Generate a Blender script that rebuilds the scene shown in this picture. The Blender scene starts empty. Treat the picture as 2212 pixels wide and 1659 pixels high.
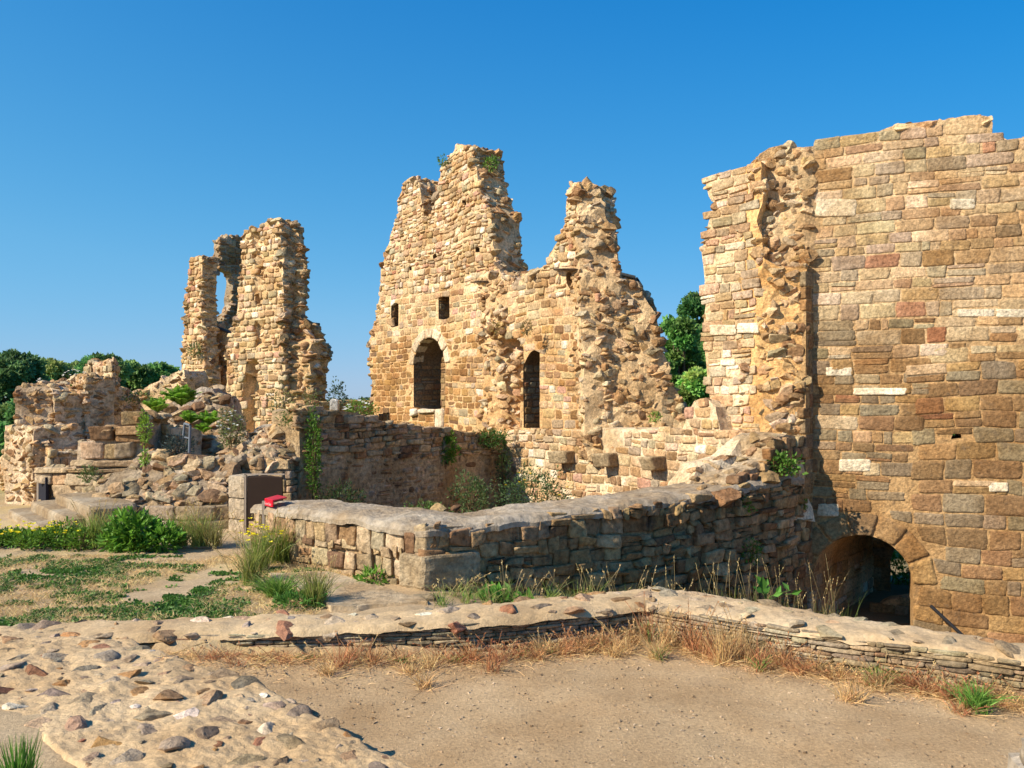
import bpy, math
import numpy as np
from mathutils import Vector
C = bpy.context.scene.collection
SC = bpy.context.scene
# ---------------------------------------------------------------- camera, sky, sun
H = 1.9; F = 1836.0; CX = 1106.0; HY = 862.0          # photo scale 2212 x 1659
cam = bpy.data.cameras.new('camera'); co = bpy.data.objects.new('camera', cam); C.objects.link(co)
co.location = (0, 0, H); co.rotation_euler = (math.pi/2, 0, 0)
cam.sensor_width = 36; cam.lens = 36*F/2212; cam.shift_y = (862-829.5)/2212
cam.clip_start = 0.05; cam.clip_end = 5000
SC.camera = co
SUN_AZ = math.atan2(-0.469, -0.883)                     # where the sun stands (xy)
SUN_EL = math.radians(36)
W = bpy.data.worlds.new('World'); SC.world = W; W.use_nodes = True
nt = W.node_tree; bg = nt.nodes['Background']
sky = nt.nodes.new('ShaderNodeTexSky'); sky.sky_type = 'NISHITA'; sky.sun_disc = False
sky.sun_elevation = SUN_EL; sky.sun_rotation = math.pi/2 - SUN_AZ
sky.air_density = 1.0; sky.dust_density = 0.1; sky.ozone_density = 2.5; sky.altitude = 50
hs = nt.nodes.new('ShaderNodeHueSaturation'); hs.inputs['Saturation'].default_value = 1.0
tn = nt.nodes.new('ShaderNodeVectorMath'); tn.operation = 'MULTIPLY'; tn.inputs[1].default_value = (.33, 1.2, 2.0)
# soft shoulder so the low sky keeps its blue: c*k/(c+k)
kk = (40., 4., 5.6)
n1_ = nt.nodes.new('ShaderNodeVectorMath'); n1_.operation = 'ADD'; n1_.inputs[1].default_value = kk
n2_ = nt.nodes.new('ShaderNodeVectorMath'); n2_.operation = 'MULTIPLY'; n2_.inputs[1].default_value = kk
n3_ = nt.nodes.new('ShaderNodeVectorMath'); n3_.operation = 'DIVIDE'
nt.links.new(sky.outputs[0], tn.inputs[0]); nt.links.new(tn.outputs[0], n1_.inputs[0]); nt.links.new(tn.outputs[0], n2_.inputs[0])
nt.links.new(n2_.outputs[0], n3_.inputs[0]); nt.links.new(n1_.outputs[0], n3_.inputs[1]); # deeper, polarised blue higher up and to the right
tcw = nt.nodes.new('ShaderNodeTexCoord'); dt = nt.nodes.new('ShaderNodeVectorMath'); dt.operation = 'DOT_PRODUCT'; dt.inputs[1].default_value = (.26, 0, 1)
mrw = nt.nodes.new('ShaderNodeMapRange'); mrw.inputs[1].default_value = .04; mrw.inputs[2].default_value = .56
mxw = nt.nodes.new('ShaderNodeMix'); mxw.data_type = 'RGBA'; mxw.inputs[6].default_value = (.84, .97, .98, 1); mxw.inputs[7].default_value = (.08, .68, .94, 1)
mlw = nt.nodes.new('ShaderNodeVectorMath'); mlw.operation = 'MULTIPLY'
nt.links.new(tcw.outputs['Generated'], dt.inputs[0]); nt.links.new(dt.outputs['Value'], mrw.inputs[0]); nt.links.new(mrw.outputs[0], mxw.inputs[0])
nt.links.new(n3_.outputs[0], mlw.inputs[0]); nt.links.new(mxw.outputs[2], mlw.inputs[1]); nt.links.new(mlw.outputs[0], hs.inputs['Color']); nt.links.new(hs.outputs[0], bg.inputs[0])
bg.inputs[1].default_value = 0.145
sl = bpy.data.lights.new('sun', 'SUN'); sl.energy = 4.8; sl.angle = math.radians(0.5); sl.color = (1.0, .905, .74)
so = bpy.data.objects.new('sun', sl); C.objects.link(so)
sd = Vector((math.cos(SUN_AZ)*math.cos(SUN_EL), math.sin(SUN_AZ)*math.cos(SUN_EL), math.sin(SUN_EL)))
so.rotation_euler = sd.to_track_quat('Z', 'Y').to_euler()
vs = SC.view_settings; vs.view_transform = 'Standard'; vs.look = 'None'; vs.exposure = 0.6; vs.gamma = 1
vs.use_curve_mapping = False

def G(px, py, z=0.0):
    Y = (H-z)*F/(py-HY); return np.array([(px-CX)/F*Y, Y, z])
def P(px, py, Y): return np.array([(px-CX)/F*Y, Y, H-(py-HY)/F*Y])

# ---------------------------------------------------------------- noise
def _h(ix, iy, iz, s):
    n = (ix.astype(np.int64)*374761393 + iy.astype(np.int64)*668265263 + iz.astype(np.int64)*2147483647 + s*974711) & 0xffffffff
    n = ((n ^ (n >> 13))*1274126177) & 0xffffffff
    n = ((n ^ (n >> 16))*2246822519) & 0xffffffff
    n = n ^ (n >> 15)
    return (n & 0xffffff)/float(0xffffff)*2-1
def vn(p, s=0):
    p = np.asarray(p, float); f = np.floor(p); i = f.astype(np.int64); t = p-f; t = t*t*(3-2*t)
    r = 0
    for dx in (0, 1):
        wx = t[:, 0] if dx else 1-t[:, 0]
        for dy in (0, 1):
            wy = t[:, 1] if dy else 1-t[:, 1]
            for dz in (0, 1):
                wz = t[:, 2] if dz else 1-t[:, 2]
                r = r + wx*wy*wz*_h(i[:, 0]+dx, i[:, 1]+dy, i[:, 2]+dz, s)
    return r
def fbm(p, s=0, o=3, g=.5):
    p = np.asarray(p, float); r = 0; a = 1.; tot = 0
    for k in range(o):
        r = r+a*vn(p*(2.03**k)+k*17.3, s+k); tot += a; a *= g
    return r/tot
def ss(a, b, x):
    t = np.clip((x-a)/(b-a), 0, 1); return t*t*(3-2*t)
def inside(poly, pts):
    poly = np.asarray(poly, float); x, y = pts[:, 0], pts[:, 1]; r = np.zeros(len(pts), bool); n = len(poly)
    for i in range(n):
        x1, y1 = poly[i]; x2, y2 = poly[(i+1) % n]
        c = (y1 > y) != (y2 > y)
        if y1 != y2: r ^= c & (x < (x2-x1)*(y-y1)/(y2-y1)+x1)
    return r
def nearest(poly, pts):
    poly = np.asarray(poly, float); best = np.full(len(pts), 1e9); out = pts.copy(); n = len(poly)
    for i in range(n):
        a = poly[i]; b = poly[(i+1) % n]; d = b-a; L = max(d@d, 1e-12)
        t = np.clip(((pts-a)@d)/L, 0, 1); q = a+t[:, None]*d
        e = np.hypot(*(pts-q).T); m = e < best; best[m] = e[m]; out[m] = q[m]
    return best, out

# ---------------------------------------------------------------- mesh accumulator
class Acc:
    def __init__(s): s.v = []; s.c = []; s.q = []; s.t = []; s.qs = []; s.ts = []; s.n = 0
    def add(s, v, col, q=None, t=None, smooth=False):
        v = np.asarray(v, float); col = np.asarray(col, float)
        if col.ndim == 1: col = np.tile(col[:3], (len(v), 1))
        s.v.append(v); s.c.append(col[:, :3])
        if q is not None and len(q): q = np.asarray(q); s.q.append(q+s.n); s.qs.append(np.full(len(q), smooth))
        if t is not None and len(t): t = np.asarray(t); s.t.append(t+s.n); s.ts.append(np.full(len(t), smooth))
        s.n += len(v)
    def build(s, name, mat, parent=None):
        v = np.concatenate(s.v); c = np.concatenate(s.c)
        q = np.concatenate(s.q) if s.q else np.zeros((0, 4), int); t = np.concatenate(s.t) if s.t else np.zeros((0, 3), int)
        sm = np.concatenate(s.qs+s.ts)
        if parent is not None: v = v-np.array(parent.location)
        me = bpy.data.meshes.new(name)
        me.vertices.add(len(v)); me.vertices.foreach_set('co', v.astype(np.float32).ravel())
        nl = 4*len(q)+3*len(t); me.loops.add(nl)
        me.loops.foreach_set('vertex_index', np.concatenate([q.ravel(), t.ravel()]).astype(np.int32))
        me.polygons.add(len(q)+len(t))
        me.polygons.foreach_set('loop_start', np.concatenate([np.arange(len(q))*4, 4*len(q)+np.arange(len(t))*3]).astype(np.int32))
        me.polygons.foreach_set('use_smooth', sm)
        a = me.color_attributes.new('Col', 'FLOAT_COLOR', 'POINT')
        a.data.foreach_set('color', np.concatenate([np.clip(c, 0, 1), np.ones((len(c), 1))], 1).astype(np.float32).ravel())
        me.update(calc_edges=True)
        me.materials.append(mat)
        o = bpy.data.objects.new(name, me); C.objects.link(o)
        if parent is not None: o.parent = parent
        return o
def thing(name, label, cat, loc=(0, 0, 0), group=None):
    o = bpy.data.objects.new(name, None); C.objects.link(o); o.location = tuple(float(q) for q in loc); o.empty_display_size = .3
    o['label'] = label; o['category'] = cat
    o['kind'] = 'thing'
    if group: o['group'] = group
    bpy.context.view_layer.update()
    return o
def tag(o, label, cat, group=None):
    o['label'] = label; o['category'] = cat
    if 'kind' not in o: o['kind'] = 'thing'
    if group: o['group'] = group
    return o
def recentre(o, loc):
    me = o.data; n = len(me.vertices); v = np.zeros(n*3, np.float32); me.vertices.foreach_get('co', v)
    v = v.reshape(-1, 3)-np.array(loc, np.float32); me.vertices.foreach_set('co', v.ravel()); o.location = tuple(float(q) for q in loc); return o

# ---------------------------------------------------------------- materials
def mat(name, rough=.92, bump=.35, bscale=38., var=.28, vscale=9., spots=None, spot_scale=3., spot_amt=.5, spec=.2, trans=None, bd=.012, big=0.):
    m = bpy.data.materials.new(name); m.use_nodes = True; N = m.node_tree.nodes; L = m.node_tree.links
    b = N['Principled BSDF']; b.inputs['Roughness'].default_value = rough; b.inputs['Specular IOR Level'].default_value = spec
    at = N.new('ShaderNodeAttribute'); at.attribute_name = 'Col'
    tc = N.new('ShaderNodeTexCoord')
    n1 = N.new('ShaderNodeTexNoise'); n1.inputs['Scale'].default_value = vscale; n1.inputs['Detail'].default_value = 7; n1.inputs['Roughness'].default_value = .68
    L.new(tc.outputs['Object'], n1.inputs['Vector'])
    mr = N.new('ShaderNodeMapRange'); mr.inputs[1].default_value = .3; mr.inputs[2].default_value = .7; mr.inputs[3].default_value = 1-var; mr.inputs[4].default_value = 1+var
    L.new(n1.outputs[0], mr.inputs[0])
    vm = N.new('ShaderNodeVectorMath'); vm.operation = 'SCALE'; L.new(at.outputs['Color'], vm.inputs[0]); L.new(mr.outputs[0], vm.inputs['Scale'])
    last = vm.outputs[0]
    if big:
        n4 = N.new('ShaderNodeTexNoise'); n4.inputs['Scale'].default_value = 1.6; n4.inputs['Detail'].default_value = 5; n4.inputs['Roughness'].default_value = .6
        L.new(tc.outputs['Object'], n4.inputs['Vector'])
        m4 = N.new('ShaderNodeMapRange'); m4.inputs[1].default_value = .36; m4.inputs[2].default_value = .64; m4.inputs[3].default_value = 0; m4.inputs[4].default_value = 1
        L.new(n4.outputs[0], m4.inputs[0]); x4 = N.new('ShaderNodeMix'); x4.data_type = 'RGBA'; x4.inputs[6].default_value = (1+big, 1+big, 1+big, 1); x4.inputs[7].default_value = (1-big*.6, 1-big*1.1, 1-big*1.7, 1)
        L.new(m4.outputs[0], x4.inputs[0]); v4 = N.new('ShaderNodeVectorMath'); v4.operation = 'MULTIPLY'; L.new(last, v4.inputs[0]); L.new(x4.outputs[2], v4.inputs[1]); last = v4.outputs[0]
    if spots:
        n2 = N.new('ShaderNodeTexNoise'); n2.inputs['Scale'].default_value = spot_scale; n2.inputs['Detail'].default_value = 8; n2.inputs['Roughness'].default_value = .72
        L.new(tc.outputs['Object'], n2.inputs['Vector'])
        r2 = N.new('ShaderNodeMapRange'); r2.inputs[1].default_value = .56; r2.inputs[2].default_value = .66; r2.inputs[3].default_value = 0; r2.inputs[4].default_value = spot_amt
        L.new(n2.outputs[0], r2.inputs[0])
        mx = N.new('ShaderNodeMix'); mx.data_type = 'RGBA'; L.new(r2.outputs[0], mx.inputs[0]); L.new(last, mx.inputs[6]); mx.inputs[7].default_value = (*spots, 1)
        last = mx.outputs[2]
    L.new(last, b.inputs['Base Color'])
    if bump:
        n3 = N.new('ShaderNodeTexNoise'); n3.inputs['Scale'].default_value = bscale; n3.inputs['Detail'].default_value = 8; n3.inputs['Roughness'].default_value = .7
        L.new(tc.outputs['Object'], n3.inputs['Vector'])
        bp = N.new('ShaderNodeBump'); bp.inputs['Strength'].default_value = bump; bp.inputs['Distance'].default_value = bd
        L.new(n3.outputs[0], bp.inputs['Height']); L.new(bp.outputs[0], b.inputs['Normal'])
    if trans:
        out = N['Material Output']; tr = N.new('ShaderNodeBsdfTranslucent'); L.new(last, tr.inputs['Color'])
        ms = N.new('ShaderNodeMixShader'); ms.inputs[0].default_value = trans
        L.new(b.outputs[0], ms.inputs[1]); L.new(tr.outputs[0], ms.inputs[2]); L.new(ms.outputs[0], out.inputs['Surface'])
    return m
M_stone = mat('weathered_sandstone', bump=1.0, bscale=26, var=.52, vscale=24, spots=(.17, .12, .075), spot_scale=6.5, spot_amt=.5, bd=.035, big=.22)
M_old = mat('lichened_stone', bump=1.0, bscale=19, var=.55, vscale=16, spots=(.075, .055, .042), spot_scale=4.2, spot_amt=.75, bd=.045, big=.25)
M_cap = mat('mortar_cap', bump=1.0, bscale=22, var=.36, vscale=14, spots=(.19, .14, .095), spot_scale=5.5, spot_amt=.6, bd=.03, big=.24)
M_ground = mat('sandy_ground', bump=1.0, bscale=75, var=.30, vscale=48, spots=(.33, .22, .13), spot_scale=2.2, spot_amt=.35, bd=.012, big=.12)
M_cap2 = mat('sandy_mortar', bump=1.0, bscale=65, var=.24, vscale=30, spots=(.34, .24, .15), spot_scale=5, spot_amt=.5, bd=.012, big=.14)
M_leaf = mat('leaf', rough=.55, bump=0, var=.35, vscale=6, spec=.35, trans=.35)
M_dry = mat('dry_stem', rough=.8, bump=0, var=.3, vscale=9, trans=.2)
M_bark = mat('bark', bump=.8, bscale=15, var=.4)
M_panel = mat('brown_sheet_metal', rough=.75, bump=.1, bscale=60, var=.08, spec=.1, bd=.002)
M_metal = mat('dark_steel', rough=.55, bump=.1, bscale=60, var=.12, spec=.5, bd=.002)
M_red = mat('red_lacquer', rough=.35, bump=0, var=.04, spec=.5)
M_petal = mat('petal', rough=.6, bump=0, var=.1, trans=.3)

# palettes (linear)
TAN=(.50,.345,.19); OCH=(.49,.31,.145); BRN=(.30,.175,.085); DBR=(.175,.10,.055); GRY=(.37,.295,.195); PALE=(.66,.53,.36); WHT=(.80,.71,.57); RED=(.37,.155,.09); PNK=(.56,.34,.24); CRM=(.62,.46,.28)
MORT=(.66,.475,.27); MORT_O=(.60,.36,.155); MORT_G=(.50,.42,.32); MORT_D=(.27,.195,.12)
PAL = {
 'E': ([TAN,OCH,BRN,GRY,PALE,WHT,PNK,CRM,RED],[24,14,9,12,18,8,5,18,2]),
 'Elow': ([TAN,OCH,BRN,GRY,PALE,CRM,PNK,WHT],[26,24,18,12,8,10,6,3]),
 'Eburn': ([(.40,.22,.08),(.27,.145,.055),(.33,.18,.07),TAN,DBR,GRY],[26,28,26,6,8,4]),
 'core': ([TAN,OCH,BRN,GRY,PALE,CRM],[24,22,24,16,7,12]),
 'A': ([TAN,OCH,BRN,GRY,CRM,PALE,RED],[32,14,9,30,12,3,2]),
 'Alow': ([(.25,.14,.06),(.37,.21,.08),(.29,.23,.145),(.31,.175,.075),(.26,.205,.13),DBR,(.33,.13,.06)],[24,17,22,26,18,3,3]),
 'B': ([TAN,OCH,GRY,CRM,PALE,WHT,BRN,PNK],[22,12,20,18,18,8,6,6]),
 'Cc': ([TAN,OCH,GRY,CRM,PALE,WHT,BRN,PNK],[20,20,14,16,14,6,16,6]),
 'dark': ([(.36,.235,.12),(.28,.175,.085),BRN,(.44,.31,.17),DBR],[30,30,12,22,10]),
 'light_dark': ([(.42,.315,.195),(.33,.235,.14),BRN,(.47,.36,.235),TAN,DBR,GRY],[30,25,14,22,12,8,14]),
 'I': ([TAN,OCH,BRN,GRY,PALE,WHT,PNK,CRM,(.45,.2,.12)],[26,18,8,8,14,4,8,20,3]),
 'fore': ([(.42,.33,.24),(.45,.30,.18),BRN,RED,GRY,WHT,(.5,.27,.1),(.28,.24,.19)],[20,16,10,7,20,6,7,12]),
 'slate': ([(.42,.35,.24),(.36,.29,.19),(.48,.38,.25),(.45,.29,.17),(.30,.25,.18)],[30,26,22,8,14]),
 'cut': ([(.40,.33,.24),(.36,.30,.22),(.45,.36,.25)],[3,3,2]),
}
def cols(name, n, rng, v=.16):
    p, w = PAL[name]; p = np.array(p); w = np.array(w, float)/sum(w)
    c = p[rng.choice(len(p), n, p=w)]
    bl = .34 if name in ('A', 'Alow', 'B') else .18
    c = c*(1-bl)+bl*(p*w[:, None]).sum(0)
    return c*(1+rng.uniform(-v, v, (n, 1)))*(1+rng.uniform(-.05, .05, (n, 3)))

# ---------------------------------------------------------------- stone and rock templates
def cube(n):
    idx = {}; V = []; Q = []
    def vid(a, b, c):
        k = (a, b, c)
        if k not in idx: idx[k] = len(V); V.append((2*a/n-1, 2*b/n-1, 2*c/n-1))
        return idx[k]
    for i in range(n):
        for j in range(n):
            Q.append([vid(i, j, n), vid(i+1, j, n), vid(i+1, j+1, n), vid(i, j+1, n)])
            Q.append([vid(i, j, 0), vid(i, j+1, 0), vid(i+1, j+1, 0), vid(i+1, j, 0)])
            Q.append([vid(i, 0, j), vid(i+1, 0, j), vid(i+1, 0, j+1), vid(i, 0, j+1)])
            Q.append([vid(i, n, j), vid(i, n, j+1), vid(i+1, n, j+1), vid(i+1, n, j)])
            Q.append([vid(0, i, j), vid(0, i, j+1), vid(0, i+1, j+1), vid(0, i+1, j)])
            Q.append([vid(n, i, j), vid(n, i+1, j), vid(n, i+1, j+1), vid(n, i, j+1)])
    return np.array(V, float), np.array(Q)
def block_templates(n, k, power, rough, seed):
    V, Q = cube(n); out = []
    for i in range(k):
        r = np.random.default_rng(seed+i)
        ln = (np.abs(V)**power).sum(1)**(1/power); v = V/ln[:, None]
        v = v+rough*np.stack([fbm(v*1.7+i*9.1+j*31, seed+j, 2) for j in range(3)], 1)
        v[:, 2] += rough*.9*fbm(v*3.3+i*5.7, seed+9, 2)
        out.append(v)
    return out, Q
def rock_templates(n, k, seed, cuts=11, rough=.06):
    V, Q = cube(n); out = []
    for i in range(k):
        r = np.random.default_rng(seed+i); v = V/np.linalg.norm(V, axis=1)[:, None]
        v = v*1.25
        for _ in range(cuts):
            d = r.normal(size=3); d /= np.linalg.norm(d); h = r.uniform(.5, .88); e = v@d-h; m = e > 0
            v[m] -= e[m][:, None]*d
        v = v+rough*np.stack([fbm(v*2.1+i*9.1+j*31, seed+j, 2) for j in range(3)], 1)
        v /= np.abs(v).max(0)
        out.append(v)
    return out, Q
T_fine = block_templates(8, 16, 15, .075, 1)
T_mid = block_templates(5, 14, 9, .10, 2)
T_small = block_templates(4, 14, 7, .13, 3)
T_round = block_templates(5, 14, 3.4, .16, 4)
T_roundS = block_templates(3, 14, 3.6, .16, 5)
R_fine = rock_templates(9, 20, 11, 13, .075)
R_mid = rock_templates(6, 18, 12, 12, .09)
R_small = rock_templates(2, 12, 13, 7)

class Path:
    def __init__(s, pts):
        s.p = np.array(pts, float)[:, :2]; d = np.diff(s.p, axis=0); s.L = np.hypot(*d.T); s.cu = np.concatenate([[0], np.cumsum(s.L)])
        s.t = d/s.L[:, None]; s.n = np.stack([s.t[:, 1], -s.t[:, 0]], 1)
        vn_ = np.concatenate([s.n[:1], (s.n[:-1]+s.n[1:]), s.n[-1:]]); vn_[1:-1] /= np.maximum((vn_[1:-1]**2).sum(1, keepdims=True)/2, .3)
        s.vn = vn_
    @property
    def len(s): return s.cu[-1]
    def seg(s, u): return np.clip(np.searchsorted(s.cu, u, side='right')-1, 0, len(s.L)-1)
    def xy(s, u): k = s.seg(u); return s.p[k]+s.t[k]*(u-s.cu[k])[:, None]
    def nrm(s, u):
        k = s.seg(u); f = np.clip((u-s.cu[k])/s.L[k], 0, 1)[:, None]
        return s.vn[k]*(1-f)+s.vn[k+1]*f
    def map(s, u, z, d):
        u = np.asarray(u, float); q = s.xy(u)+s.nrm(u)*np.asarray(d)[:, None]
        return np.concatenate([q, np.asarray(z, float)[:, None]], 1)
    def uz(s, px, py):
        a = (px-CX)/F; best = None
        for k in range(len(s.L)):
            p, t = s.p[k], s.t[k]; den = t[0]-a*t[1]
            if abs(den) < 1e-9: continue
            q = (a*p[1]-p[0])/den; Y = p[1]+t[1]*q
            if Y <= 0: continue
            lo = -1e9 if k == 0 else 0; hi = 1e9 if k == len(s.L)-1 else s.L[k]
            pen = max(lo-q, q-hi, 0)
            if best is None or pen < best[0]: best = (pen, s.cu[k]+q, H-(py-HY)/F*Y)
        return best[1], best[2]
    def poly(s, pts): return np.array([s.uz(*p) for p in pts])

def courses(poly, h, w, rng, jit=.012, gap=.01, wav=.03, split=.12, u_scale=1.0, tri=.0):
    """irregular coursed stones filling the polygon; -> corners (N,4,2) ordered bl br tr tl"""
    lo = poly.min(0); hi = poly.max(0); out = []
    z = lo[1]-rng.uniform(0, h[1])
    while z < hi[1]:
        hh = rng.uniform(*h); u = lo[0]-rng.uniform(0, w[1])
        while u < hi[0]:
            ww = rng.uniform(*w)*(.75+.5*hh/h[1])
            r = rng.random()
            if r < split and hh > .8*h[0]:
                f = rng.uniform(.35, .65); out.append((u, u+ww, z, z+hh*f)); out.append((u, u+ww, z+hh*f, z+hh))
            elif r < split*1.5:
                f = rng.uniform(.35, .65); out.append((u, u+ww*f, z, z+hh)); out.append((u+ww*f, u+ww, z, z+hh))
            else: out.append((u, u+ww, z, z+hh))
            u += ww
        z += hh
    a = np.array(out); q = np.stack([a[:, [0, 2]], a[:, [1, 2]], a[:, [1, 3]], a[:, [0, 3]]], 1)
    q = q+rng.uniform(-jit, jit, q.shape)
    fl = q.reshape(-1, 2); p3 = np.stack([fl[:, 0]*.9, fl[:, 1]*.9, np.zeros(len(fl))], 1)
    s_ = int(rng.integers(1000)); fl = fl+wav*np.stack([.4*vn(p3*1.7, s_), vn(p3, s_+1)], 1)
    q = fl.reshape(-1, 4, 2)
    c = q.mean(1, keepdims=True); sz = np.maximum(np.abs(q-c), 1e-3)
    q = c+(q-c)*np.maximum(0.35, (sz-gap/2)/sz)
    return q
def put_quads(acc, path, q, rng, T, pal, dF, dB=-.08, relief=None, colors=None, smooth=True, tiltamt=.25):
    n = len(q)
    if not n: return
    tem, Q = T; col = cols(pal, n, rng) if colors is None else colors
    which = rng.integers(len(tem), size=n); f = rng.uniform(dF[0], dF[1], n); fx = rng.random(n) < .5
    for i in range(len(tem)):
        m = np.where(which == i)[0]
        if not len(m): continue
        t = tem[i]; a = (t[:, 0][None]*np.where(fx[m], 1, -1)[:, None]+1)/2; b = (t[:, 1]+1)/2; c = (t[:, 2]+1)/2
        qq = q[m]
        bb = b[None, :, None]; aa = a[:, :, None]
        bot = qq[:, None, 0]*(1-aa)+qq[:, None, 1]*aa; top = qq[:, None, 3]*(1-aa)+qq[:, None, 2]*aa
        uz = bot*(1-bb)+top*bb
        ff = f[m][:, None]*(1+tiltamt*rng.uniform(-1, 1, (len(m), 1))*t[:, 0][None]+tiltamt*rng.uniform(-1, 1, (len(m), 1))*t[:, 1][None])
        d = dB+c[None]*(ff-dB)
        U = uz[..., 0].ravel(); Z = uz[..., 1].ravel(); D = d.ravel()
        if relief is not None: D = D+relief(U, Z)
        v = path.map(U, Z, D); nv = len(t)
        # faces of mirrored stones must be flipped
        off = (np.arange(len(m))*nv)[:, None, None]
        fm = fx[m]; Qs = Q[None]+off
        Qs = np.where(fm[:, None, None], Qs, Qs[:, :, ::-1])
        acc.add(v, np.repeat(col[m], nv, 0), q=Qs.reshape(-1, 4), smooth=smooth)
def put_rocks(acc, pos, nrm, size, rng, T, pal, flat=(.35, .6), sink=.35, colors=None, smooth=False, tilt=.35, sc=None):
    """rocks bedded nearly flat, long side along the surface; size = (lo, hi) half-length"""
    n = len(pos)
    if not n: return
    tem, Q = T; col = cols(pal, n, rng, .22) if colors is None else colors
    nh = nrm.copy(); nh[:, 2] = 0; l = np.linalg.norm(nh, axis=1); m0 = l < .2
    ang = rng.uniform(0, 6.28, n); nh[m0] = np.stack([np.cos(ang), np.sin(ang), 0*ang], 1)[m0]
    nh /= np.linalg.norm(nh, axis=1)[:, None]
    yaw = rng.uniform(-.5, .5, n); cy, sy = np.cos(yaw), np.sin(yaw)
    ey = np.stack([nh[:, 0]*cy-nh[:, 1]*sy, nh[:, 0]*sy+nh[:, 1]*cy, 0*cy], 1)
    ex = np.stack([ey[:, 1], -ey[:, 0], 0*cy], 1); ez = np.tile([0, 0, 1.], (n, 1))
    tl = rng.normal(0, tilt, (n, 2))
    ex = ex+ez*tl[:, :1]; ex /= np.linalg.norm(ex, axis=1)[:, None]
    ey = ey+ez*tl[:, 1:]*.6; ey -= ex*(ex*ey).sum(1, keepdims=True); ey /= np.linalg.norm(ey, axis=1)[:, None]
    ez = np.cross(ex, ey)
    A = (rng.uniform(0, 1, n)**1.7*(size[1]-size[0])+size[0]) if sc is None else sc
    B = A*rng.uniform(.6, .95, n); Hh = A*rng.uniform(flat[0], flat[1], n)
    ctr = pos-nrm*(np.abs(nrm[:, 2])*Hh+(1-np.abs(nrm[:, 2]))*B)[:, None]*sink
    which = rng.integers(len(tem), size=n)
    for i in range(len(tem)):
        m = np.where(which == i)[0]
        if not len(m): continue
        t = tem[i]; nv = len(t)
        v = ctr[m][:, None]+t[None, :, :1]*(ex*A[:, None])[m][:, None]+t[None, :, 1:2]*(ey*B[:, None])[m][:, None]+t[None, :, 2:]*(ez*Hh[:, None])[m][:, None]
        acc.add(v.reshape(-1, 3), np.repeat(col[m], nv, 0), q=(Q[None]+(np.arange(len(m))*nv)[:, None, None]).reshape(-1, 4), smooth=smooth)

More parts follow.
